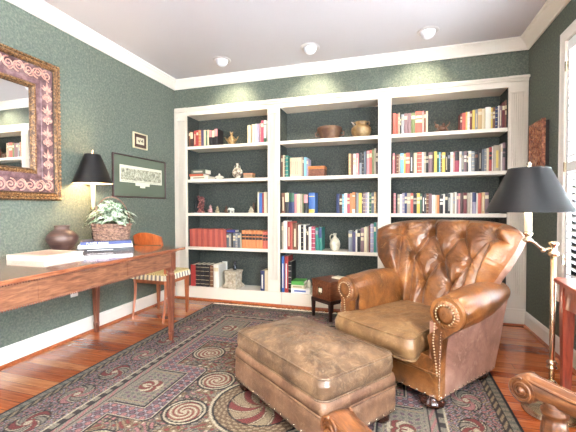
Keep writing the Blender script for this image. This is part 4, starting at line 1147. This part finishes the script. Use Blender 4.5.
def sbox(px,Y,z,w,d,h,m1,m2,label,name='trinket_box'):
    e=empty(name,(shelf_x(px,Y),Y,z+.0008),0,label,'box')
    b=MB(); b.box(-w/2,w/2,-d/2,d/2,0,h*.7,m1,ch=.003); b.build('body',e)
    b=MB(); b.box(-w/2-.002,w/2+.002,-d/2-.002,d/2+.002,h*.7,h,m2,ch=.003); b.build('lid',e)
sbox(249.5,3.97,Z2,.118,.09,.062,plain(150,124,94,.6),plain(178,120,90,.6),'small tan and pink box on the left bay second shelf')
sbox(317.4,3.98,Z2,.190,.13,.115,M['oldwood'],wood('box_lid_wood',(120,64,20),(170,98,36),(196,126,56),(2,10,10)),'low orange-brown wooden box on the center bay second shelf','wooden_box')
# carved tree / figurines on the left bay third shelf
b=MB(); b.lathe([(.04,0),(.05,.01),(.04,.03),(.03,.05)],dark,(0,0,0),20)
for k in range(26):
    a=k*2.4; r=.012+.026*abs(math.sin(k*1.3)); z=.05+.16*k/26; b.ball((r*math.cos(a),r*.6*math.sin(a),z),.016,dark,8,5)
orn('carved_figurine',b,201,Z3,'tall dark red carved figurine on the left bay third shelf','figurine',Y=3.98)
b=MB(); b.lathe([(.024,0),(.02,.05),(.012,.10),(.018,.14),(.008,.19),(.003,.20)],plain(30,34,36,.5),(0,0,0),16); b.ball((.0,0,.15),.022,plain(30,34,36,.5))
orn('slender_figurine',b,196.2,Z3,'slender near-black figurine beside the tall red carved figurine','figurine',Y=4.03)
def seated(px,colm,label,h=.10):
    b=MB(); b.lathe([(.026,0),(.030,.010),(.030,.028),(.024,.045),(.017,.062)],colm,(0,0,0),18,sy=.75); b.ball((0,0,.076),.018,colm,12,8); b.ball((-.022,-.012,.030),.012,colm); b.ball((.022,-.012,.030),.012,colm); b.lathe([(.01,.092),(.006,.100),(.003,.104)],colm,(0,0,0),10)
    for v in range(len(b.v)): b.v[v]=b.v[v]*(h/.104)
    return orn('seated_figurine',b,px,Z3,label,'figurine',Y=3.97)
seated(210.5,mottled('pink_stone',[(.35,hexc(92,58,60)),(.65,hexc(196,148,146))],scale=50,rough=.5),'seated pink stone figurine on the left bay third shelf',.105)
seated(217.4,mottled('ivory_stone',[(.35,hexc(110,92,66)),(.65,hexc(196,180,144))],scale=50,rough=.5),'seated ivory-coloured figurine on the left bay third shelf',.088)
seated(226.2,rust,'seated rust-brown figurine on the left bay third shelf',.090)
b=MB(); wt=plain(206,206,196,.35); b.ball((0,0,.042),.024,wt,14,8,(1.35,.8,.9)); b.ball((-.038,0,.050),.016,wt)
for sx in(-.018,.018):
    for s_ in(-.01,.01): b.lathe([(.007,0),(.006,.035)],wt,(sx,s_,0),8)
b.tube([(-.05,0,.05),(-.060,0,.030),(-.058,0,.014)],[.006,.005,.003],wt,6)
orn('elephant_figurine',b,232,Z3,'tiny white elephant figurine on the left bay third shelf','figurine',Y=3.96)
b=MB()
for k,(w_,z_) in enumerate(((.045,0),(.040,.018),(.030,.034),(.020,.050))): b.lathe([(w_*.7,z_),(w_,z_+.006),(w_*.6,z_+.016)],cream,(0,0,0),4,smooth=False)
b.lathe([(.008,.064),(.003,.084)],cream,(0,0,0),8)
orn('pagoda_ornament',b,251,Z3,'small tiered pagoda ornament on the left bay third shelf','ornament',Y=3.95)
b=MB(); b.lathe([(.016,0),(.020,.012),(.012,.04),(.016,.07),(.010,.10),(.004,.13)],rust,(0,0,0),14)
orn('bell_ornament',b,253.6,Z3,'slim brown bell-shaped ornament beside the slipcased books on left bay','ornament',Y=4.04)
# bottom: stone pedestal box with dark bottle
def pedestal():
    e=empty('stone_planter',(shelf_x(233,3.99),3.99,Z5+.0008),math.radians(-8),'square flared travertine planter on the left bay bottom shelf','planter')
    m=mottled('travertine',[(.35,hexc(150,134,112)),(.65,hexc(204,192,170))],scale=24,rough=.7,bumps=.2)
    b=MB(); pr=[(.098,0),(.100,.022),(.078,.052),(.074,.060),(.080,.190),(.088,.196),(.088,.215)]
    for (r0,z0),(r1,z1) in zip(pr,pr[1:]): b.taper((0,0),z0,z1,r0,r1,m)
    b.build('body',e)
pedestal()
b=MB(); dk=plain(28,36,52,.2,coat=.5,name='dark_blue_glass'); b.lathe([(.020,0),(.026,.02),(.024,.05),(.012,.066),(.020,.084),(.018,.104),(.006,.118)],dk,(0,0,0),18)
orn('glass_bottle',b,234.5,Z5+.217,'small dark blue glass bottle standing on the travertine planter','bottle',Y=4.0)
# center bay top: wide pot and round pot with handles
b=MB(); b.lathe([(.088,0),(.10,.008),(.112,.05),(.132,.095),(.142,.110),(.142,.135),(.136,.140),(.120,.137),(.110,.11)],rust,(0,0,0),40)
for s in(-1,1): b.tube([(s*.13,0,.10),(s*.165,0,.085),(s*.160,0,.055),(s*.115,0,.050)],.009,rust,8)
orn('wide_clay_pot',b,329.5,Z1,'wide rust-brown clay pot on the center bay top shelf','pot',Y=4.01)
def round_pot():
    e=empty('round_clay_pot',(shelf_x(361,4.0),4.0,Z1+.0008),0,'round olive-brown clay pot with looped neck handles on the center bay top shelf','pot')
    m=mottled('olive_clay',[(.3,hexc(84,60,38)),(.5,hexc(126,98,62)),(.7,hexc(156,132,92))],scale=12,rough=.5,bumps=.2)
    b=MB(); b.lathe([(.058,0),(.066,.006),(.098,.038),(.112,.080),(.104,.112),(.078,.134),(.058,.144),(.054,.156),(.064,.172),(.066,.180),(.052,.180),(.048,.16)],m,(0,0,0),36); b.build('body',e)
    for s in(-1,1):
        b=MB(); b.tube([(s*.060,0,.172),(s*.082,0,.180),(s*.090,0,.160),(s*.080,0,.138)],.008,m,8); b.build('handle',e)
    b=MB(); b.tube([(-.07,-.02,.14),(-.10,-.05,.175)],[.010,.006],plain(170,160,150,.5),8); b.build('spout',e)
round_pot()
def jug():
    e=empty('stoneware_jug',(shelf_x(335,3.985),3.985,Z4+.0008),0,'pale cream stoneware jug with side handle on the center bay fourth shelf','jug')
    b=MB(); b.lathe([(.036,0),(.042,.006),(.056,.04),(.060,.075),(.052,.110),(.034,.138),(.017,.152),(.014,.172),(.020,.190),(.022,.196),(.014,.196)],cream,(0,0,0),32); b.build('body',e)
    b=MB(); b.tube([(-.014,0,.178),(-.040,0,.182),(-.056,0,.160),(-.054,0,.125),(-.040,0,.108)],.006,cream,8); b.build('handle',e)
jug()
# crouching bronze on right bay top shelf
b=MB(); b.ball((0,0,.05),.030,rust,14,8,(1.5,.9,1)); b.ball((-.05,0,.075),.022,rust); b.tube([(-.058,0,.09),(-.075,0,.118),(-.060,0,.125)],[.007,.005,.003],rust,6); b.tube([(.04,0,.06),(.062,0,.085),(.074,0,.10),(.064,0,.115)],[.010,.008,.006,.004],rust,6)
for sx in(-.034,.034):
    for s_ in(-.014,.014): b.tube([(sx,s_,.05),(sx*1.5,s_,.022),(sx*1.3,s_,.004)],.008,rust,6)
b.ball((.012,-.02,.085),.016,rust)
orn('crouching_beast_ornament',b,441.5,Z1,'small crouching bronze beast ornament in the right bay top shelf gap','ornament',Y=3.98)
# pale shape at the right of stack in the center bay
b=MB(); b.lathe([(.014,0),(.026,.016),(.030,.04),(.022,.066),(.012,.078),(.015,.088),(.006,.09)],cream,(0,0,0),20)
orn('pale_vase',b,309.0,Z5+.0565,'small pale vase on the white and blue lying book near the card box','vase',Y=3.99)

# ------------------------------------------------------------------ card file box on stand
def cardbox():
    e=empty('box_stand',(-.60,3.405,RZ),RZC,label='dark wooden four-legged stand under the card file box beside the armchair',cat='stand')
    # origin at front right corner; local -x to left, +y back
    W=M['darkwood']; w,d=.295,.30
    for (x,y) in ((-.018,.018),(-w+.018,.018),(-.018,d-.018),(-w+.018,d-.018)):
        l=MB(); l.taper((x,y),(.0005 if y<.1 or x>-.1 else -.006),.165,.012,.016,W); l.build('leg',e)
    b=MB(); b.box(-w,0,0,d,.165,.200,W,ch=.003); b.build('stand_top',e)
    c=Vector((-.60,3.405,RZ+.2008))
    k=empty('card_file_box',c,RZC,label='brown wooden card file box with brass label holder on a dark stand',cat='box')
    b=MB(); O=M['oldwood']; b.box(-w+.008,-.008,.008,d-.008,.001,.178,O,ch=.004); b.box(-w+.003,-.003,.003,d-.003,.178,.192,O,ch=.003); b.build('case',k)
    b=MB(); b.box(-w+.028,-.028,.002,.0085,.018,.160,O,ch=.002); dr=b.build('drawer_front',k)
    b=MB(); P=lambda a,z,h:(a,.0015-h,z)
    mitre(b,-w/2-.034,-w/2+.034,.058,.124,[(0,0),(0,.006),(.004,.008),(.010,.004)],M['pewter'],P); b.box(-w/2-.026,-w/2+.026,-.001,.0015,-w/2*0+.070,.112,plain(226,220,200,.7,name='label_card')); b.tube([(-w/2-.02,-.002,.060),(-w/2,-.016,.048),(-w/2+.02,-.002,.060)],.004,M['pewter'],6)
    o=b.build('label_holder',dr); o['label']='brass card holder with pull'
    n=big_book('notebook',.13,.10,.014,(232,220,194),c+Matrix.Rotation(RZC,3,'Z')@Vector((-.10,.225,.1935)),RZC+.1,'cream notebook lying on the card file box beside the armchair arm')
cardbox()

# ------------------------------------------------------------------ floor lamp
def floor_lamp():
    bxp=Vector((.834,2.262,0)); 
    e=empty('floor_lamp',(bxp.x,bxp.y,.0005),0,label='brass swing-arm floor lamp with wide black shade by the window',cat='lamp')
    B=M['brass']
    b=MB(); b.lathe([(.135,0),(.140,.006),(.136,.014),(.100,.022),(.060,.026),(.030,.036),(.018,.050)],B,(0,0,0),48); b.build('base',e)
    b=MB(); b.lathe([(.0135,.05),(.0135,.91)],B,(0,0,0),16)
    for z in(.16,.245,.27): b.lathe([(.013,z),(.024,z+.006),(.026,z+.014),(.018,z+.024),(.013,z+.03)],B,(0,0,0),20)
    b.lathe([(.014,.87),(.026,.88),(.026,.895),(.016,.905),(.015,.93),(.024,.937),(.026,.947),(.012,.955)],B,(0,0,0),20); b.build('pole',e)
    # arm towards -x (left) with S bend
    ex=Vector((-.128,-.02,0)); top=Vector((ex.x,ex.y,0))
    b=MB(); P=[(0,0,.915),(-.02,-.003,.915),(-.045,-.006,.908),(-.070,-.010,.922),(-.095,-.014,.945),(-.115,-.017,.955),(-.135,-.02,.958)]
    b.tube(P,.008,B,8); b.ball((-.05,-.007,.905),.014,B); b.build('swing_arm',e)
    b=MB(); c=(ex.x,ex.y,0); b.lathe([(.010,.945),(.024,.952),(.026,.962),(.014,.972),(.014,.985),(.022,.99),(.024,1.0),(.014,1.008)],B,c,20); b.build('socket_cup',e)
    b=MB(); b.lathe([(.018,1.008),(.018,1.13)],plain(240,230,206,.5,name='candle_sleeve_two'),c,20); b.build('candle_sleeve',e)
    z0,z1=1.118,1.352; ro,ri=.208,.098; n=56
    def f(u,v,o=0): a=2*PI*u; r=ro+(ri-ro)*v-o; return (c[0]+r*math.cos(a),c[1]+r*math.sin(a),z0+(z1-z0)*v)
    b=MB(); b.grid(f,n,4,M['shade'],closeu=True); b.grid(lambda u,v:f(u,v,.003),n,4,M['shade_in'],closeu=True)
    b.tube([f(i/n,0) for i in range(n)],.0035,M['shade'],5,closed=True); b.tube([f(i/n,1) for i in range(n)],.0035,M['shade'],5,closed=True); b.build('lamp_shade',e)
    b=MB()
    for k in range(3):
        a=2*PI*k/3+.4; b.tube([(c[0],c[1],z1-.012),(c[0]+ri*math.cos(a),c[1]+ri*math.sin(a),z1-.012)],.002,B,5)
    b.tube([(c[0],c[1],1.13),(c[0],c[1],z1+.008)],.003,B,6); b.lathe([(.006,z1+.004),(.018,z1+.010),(.008,z1+.018),(.014,z1+.028),(.004,z1+.042)],B,c,16); b.build('finial',e)
    b=MB(); b.ball((c[0],c[1],1.20),.028,plain(255,214,150,.5,emit=14,name='lit_bulb'),14,8,(1,1,1.3)); b.build('bulb',e)
    return bxp+Vector((ex.x,ex.y,1.20))
lamp_pos=floor_lamp()

# ------------------------------------------------------------------ right desk, carved panel
def red_table():
    e=empty('side_table',(.86,2.24,0),math.radians(-5),label='reddish wooden table standing below the shuttered window at right edge',cat='table')
    W=M['redwood']
    b=MB(); b.box(-.03,.31,-1.05,.03,.735,.757,W,ch=.004); b.build('tabletop',e)
    b=MB(); b.box(.0,.28,-.02,0,.60,.735,W); b.box(.0,.28,-1.02,-1.0,.60,.735,W); b.box(.26,.28,-1.0,-.02,.60,.735,W); 
    pts=[(-1.0,.735),(-1.0,.60)]+[(-1.0+.98*i/12,.60+.035*math.sin(PI*i/12)) for i in range(1,12)]+[(-.02,.60),(-.02,.735)]
    b.prism(pts,'x',.004,.022,W); b.build('apron',e)
    for (x,y) in ((.024,-.024),(.256,-.024),(.024,-.996),(.256,-.996)):
        l=MB(); l.taper((x,y),.0005,.60,.016,.027,W); l.box(x-.027,x+.027,y-.027,y+.027,.60,.734,W); l.build('leg',e)
red_table()
def carved():
    e=empty('carved_wall_art',(XR,3.555,1.68),0,label='carved reddish wooden panel hanging on the right wall near the bookcase',cat='wall art')
    m=mottled('carved_wood',[(.35,hexc(96,48,34)),(.5,hexc(158,92,62)),(.65,hexc(206,150,108))],scale=34,rough=.5,bumps=1,bd=.012,detail=4)
    b=MB(); b.box(-.048,-.030,-.155,.155,-.20,.20,m,ch=.003)
    mitre(b,-.155,.155,-.20,.20,[(0,.048),(0,.054),(.012,.056),(.018,.048)],m,lambda a,z,h:(-h,a,z))
    r=random.Random(3)
    for k in range(70):
        a=r.uniform(-.125,.125); z=r.uniform(-.17,.17); b.ball((-.050,a,z),r.uniform(.008,.016),m,8,5,(.6,1,1))
    for k in range(16):
        a=r.uniform(-.10,.10); z=r.uniform(-.15,.15); q=r.uniform(0,6); b.tube([(-.052,a+.03*(1-t/14)*math.cos(q+t*.5),z+.03*(1-t/14)*math.sin(q+t*.5)) for t in range(12)],.004,m,5)
    b.build('carving',e)
    b=MB(); dk=plain(34,26,24,.6); b.box(-.030,-.0003,-.14,.14,-.185,.185,dk); b.build('backing',e)
carved()

# ------------------------------------------------------------------ open armchair in the foreground
def wood_armchair():
    # local: +x towards the chair back, y to the sitter's side; arms along x
    e=empty('open_armchair',(.127,.919,RZ),math.radians(-46),label='carved wooden open armchair with scrolled arm ends in the near foreground',cat='chair')
    W=M['armwood']; Z=-RZ
    fab=plain(150,120,80,.9,name='seat_fabric')
    hw=.278
    for s in(-1,1):
        b=MB(); n=40
        # scroll end at x≈0 curling down, arm flowing back and slightly down
        for t_ in range(1):
            path=[];rad=[]
            # arm spine
            for i in range(n+1):
                u=i/n; path.append((((.03 if s>0 else -.055))*(1-u)+.44*u, s*hw+.03*u, .664-.02*math.sin(PI*u*.9)+.02*u*u+Z)); 
        def sec(u,v,s=s):
            i=u*n; k=int(min(n-1,i)); fr=i-k; p=Vector(path[k]).lerp(Vector(path[k+1]),fr)
            a=2*PI*v; wv=.033-.004*math.sin(PI*min(1,u*1.2)); hv=.023
            cc,ss=math.cos(a),math.sin(a)
            return (p.x,p.y+wv*math.copysign(abs(cc)**.7,cc),p.z+hv*math.copysign(abs(ss)**.8,ss)+(.004*math.exp(-(cc*6)**2) if ss>0 else 0))
        b.grid(sec,n,28,W)
        # volute: cylinder drum with spiral ribs on both cheeks
        cz=.652+Z; R=.036; cxs=(.042 if s>0 else -.045)
        def drum(u,v,s=s):
            a=2*PI*u; yv=(v-.5)*2; bul=R*(1-.10*yv*yv); return (cxs-.012+bul*math.cos(a),s*hw+.031*yv,cz+bul*math.sin(a))
        b.grid(drum,40,8,W,closeu=True)
        for q in(-1,1):
            pts=[];rd=[]
            for i in range(60):
                t=i/59; a=PI*.5+ t*PI*4.2; r=(R-.004)*(1-.85*t); pts.append((cxs-.012+r*math.cos(a)*1,s*hw+q*(.031+.004*t),cz+r*math.sin(a))); rd.append(.0040*(1-.3*t))
            b.tube(pts,rd,W,6)
            b.add([(cxs-.012+(R-.002)*math.cos(2*PI*j/32),s*hw+q*.030,cz+(R-.002)*math.sin(2*PI*j/32)) for j in range(32)],[tuple(range(32))],W)
            b.ball((cxs-.012,s*hw+q*.034,cz),.009,W)
            b.tube([(path[int(i/24*n)][0],path[int(i/24*n)][1]+q*.024,path[int(i/24*n)][2]+.018) for i in range(25)],.0045,W,6)
        b.build('arm_rest',e)
        p=MB(); cx=.075+.02*s
        def fl(a,z): return 1+.07*math.cos(a*10) if .47<z-Z<.60 else 1
        p.lathe([(.020,.40+Z),(.026,.42+Z),(.030,.44+Z),(.024,.46+Z),(.022,.475+Z),(.026,.52+Z),(.029,.57+Z),(.027,.600+Z),(.022,.606+Z),(.030,.612+Z),(.031,.622+Z),(.024,.632+Z),(.026,.645+Z)],W,(cx,s*hw,0),60,mod=fl)
        p.build('arm_post',e)
        l=MB(); l.box(cx-.028,cx+.028,s*hw-.028,s*hw+.028,.33+Z,.41+Z,W); l.lathe([(.012,.0005),(.018,.02),(.024,.20),(.028,.30),(.022,.33+Z)],W,(cx,s*hw,0),24); l.build('leg',e)
        l=MB(); l.tube([(.60,s*(hw-.03),.010),(.56,s*(hw-.03),.20),(.53,s*(hw-.03),.42),(.50,s*(hw-.03),.65),(.56,s*(hw-.04),1.0)],[.016,.02,.022,.02,.016],W,8); l.build('leg',e)
    b=MB(); b.box(.07,.54,-hw+.02,hw-.02,.34+Z,.40+Z,W,ch=.004); b.build('seat_frame',e)
    b=MB(); boxcushion(b,.225,hw-.03,.402+Z,.44+Z,.03,.04,fab,wrinkle=.001,T=Matrix.Translation((.31,0,0))); b.build('seat_cushion',e)
    b=MB(); b.tube([(.56,-hw+.04,.98),(.575,0,1.02),(.56,hw-.04,.98)],.022,W,8); b.tube([(.515,-hw+.04,.60),(.52,0,.60),(.515,hw-.04,.60)],.016,W,8); b.build('back_rail',e)
    b=MB()
    for y in(-.12,0,.12): b.tube([(.52,y,.60),(.53,y,.80),(.575,y,1.01)],.010,W,6)
    b.build('back_slats',e)
wood_armchair()

# ------------------------------------------------------------------ ceiling eyeball lights
for i,(x,y) in enumerate(((-1.793,3.463),(-.813,3.45),(.281,3.45))):
    lb=['white eyeball downlight set in the ceiling above the left bay','white eyeball downlight set in the ceiling above the center bay','white eyeball downlight set in the ceiling above the right bay'][i]
    e=empty('ceiling_downlight',(x,y,CZ),0,lb,'light',group='eyeball lights along the ceiling')
    wp=plain(226,230,236,.4,name='downlight_enamel')
    b=MB(); b.lathe([(.095,-.0005),(.096,-.006),(.088,-.010),(.072,-.010),(.070,-.002)],plain(196,190,188,.5),(0,0,0),36); b.build('trim_ring',e)
    b=MB()
    # eyeball cut open towards the bookcase
    def eb(u,v):
        a=2*PI*u; th=v*PI*.62; r=.066; p=Vector((r*math.sin(th)*math.cos(a),r*math.sin(th)*math.sin(a),-r*math.cos(th)))
        return Matrix.Rotation(math.radians(-38),4,'X')@p+Vector((0,0,-.004))
    b.grid(eb,36,14,wp,closeu=True); b.build('eyeball',e)

# ------------------------------------------------------------------ lighting
def area(name,loc,rot,sx,sy_,power,colr):
    l=bpy.data.lights.new(name,'AREA'); l.shape='RECTANGLE'; l.size=sx; l.size_y=sy_; l.energy=power; l.color=colr
    o=bpy.data.objects.new(name,l); col.objects.link(o); o.location=loc; o.rotation_euler=rot; return o
def spot(name,loc,target,power,colr,ang,blend=.7,size=.03):
    l=bpy.data.lights.new(name,'SPOT'); l.energy=power; l.color=colr; l.spot_size=math.radians(ang); l.spot_blend=blend; l.shadow_soft_size=size
    o=bpy.data.objects.new(name,l); col.objects.link(o); o.location=loc; o.rotation_euler=(Vector(target)-Vector(loc)).to_track_quat('-Z','Y').to_euler(); return o
def point(name,loc,power,colr,size=.03):
    l=bpy.data.lights.new(name,'POINT'); l.energy=power; l.color=colr; l.shadow_soft_size=size
    o=bpy.data.objects.new(name,l); col.objects.link(o); o.location=loc; return o
DAY=(.80,.90,1.0)
area('daylight_side_window',(XR+T+.06,(W1[0]+W1[1])/2,1.42),(0,PI/2,0),1.8,1.4,150,DAY)
area('added_near_window_fill',(XR+T+.06,(W2[0]+W2[1])/2,1.42),(0,PI/2-.32,0),1.8,2.1,350,(.80,.90,1.0))  # fill through the added, unseen window beside the camera
area('added_rear_window_fill',((W3[0]+W3[1])/2,YF-T-.06,1.45),(PI/2,0,0),2.3,1.65,80,(1.0,.96,.90))  # fill through the added, unseen window behind the camera
WARM=(1,.80,.55)
point('table_lamp_bulb',(-2.545,2.47,DZ+.70),10,WARM,.03)
point('floor_lamp_bulb',tuple(lamp_pos),22,WARM,.03)
for (x,y) in ((-1.793,3.463),(-.813,3.45),(.281,3.45)):
    spot('downlight_beam',(x,y+.055,CZ-.075),(x-.05,D,2.25),22,(1,.88,.66),96,.9,.03)
# downlights out of view, added in the near half of the ceiling as fill
for (x,y) in ((-1.8,.3),(-.2,.3)):
    e=empty('ceiling_downlight',(x,y,CZ),0,'unseen flat fill downlight added in the near half of the room','light',group='added near fill downlights')
    MB().lathe([(.095,-.0005),(.096,-.006),(.088,-.010),(.07,-.010),(.068,-.004)],M['white'],(0,0,0),32).build('trim_ring',e)  # trim of the added, unseen fill downlight
    spot('downlight_beam',(x,y,CZ-.03),(x,y+.5,0),60,(1,.88,.70),130,.8,.06)  # fill beam of the added, unseen downlight
# world sky
w=bpy.data.worlds.new('world'); scn.world=w; w.use_nodes=True; nt=w.node_tree
bg=nt.nodes['Background']; bg.inputs['Color'].default_value=(.85,.93,1,1); bg.inputs['Strength'].default_value=4.5
scn.view_settings.view_transform='Standard'; scn.view_settings.look='None'; scn.view_settings.gamma=1; scn.view_settings.use_curve_mapping=False
scn.view_settings.exposure=1.2
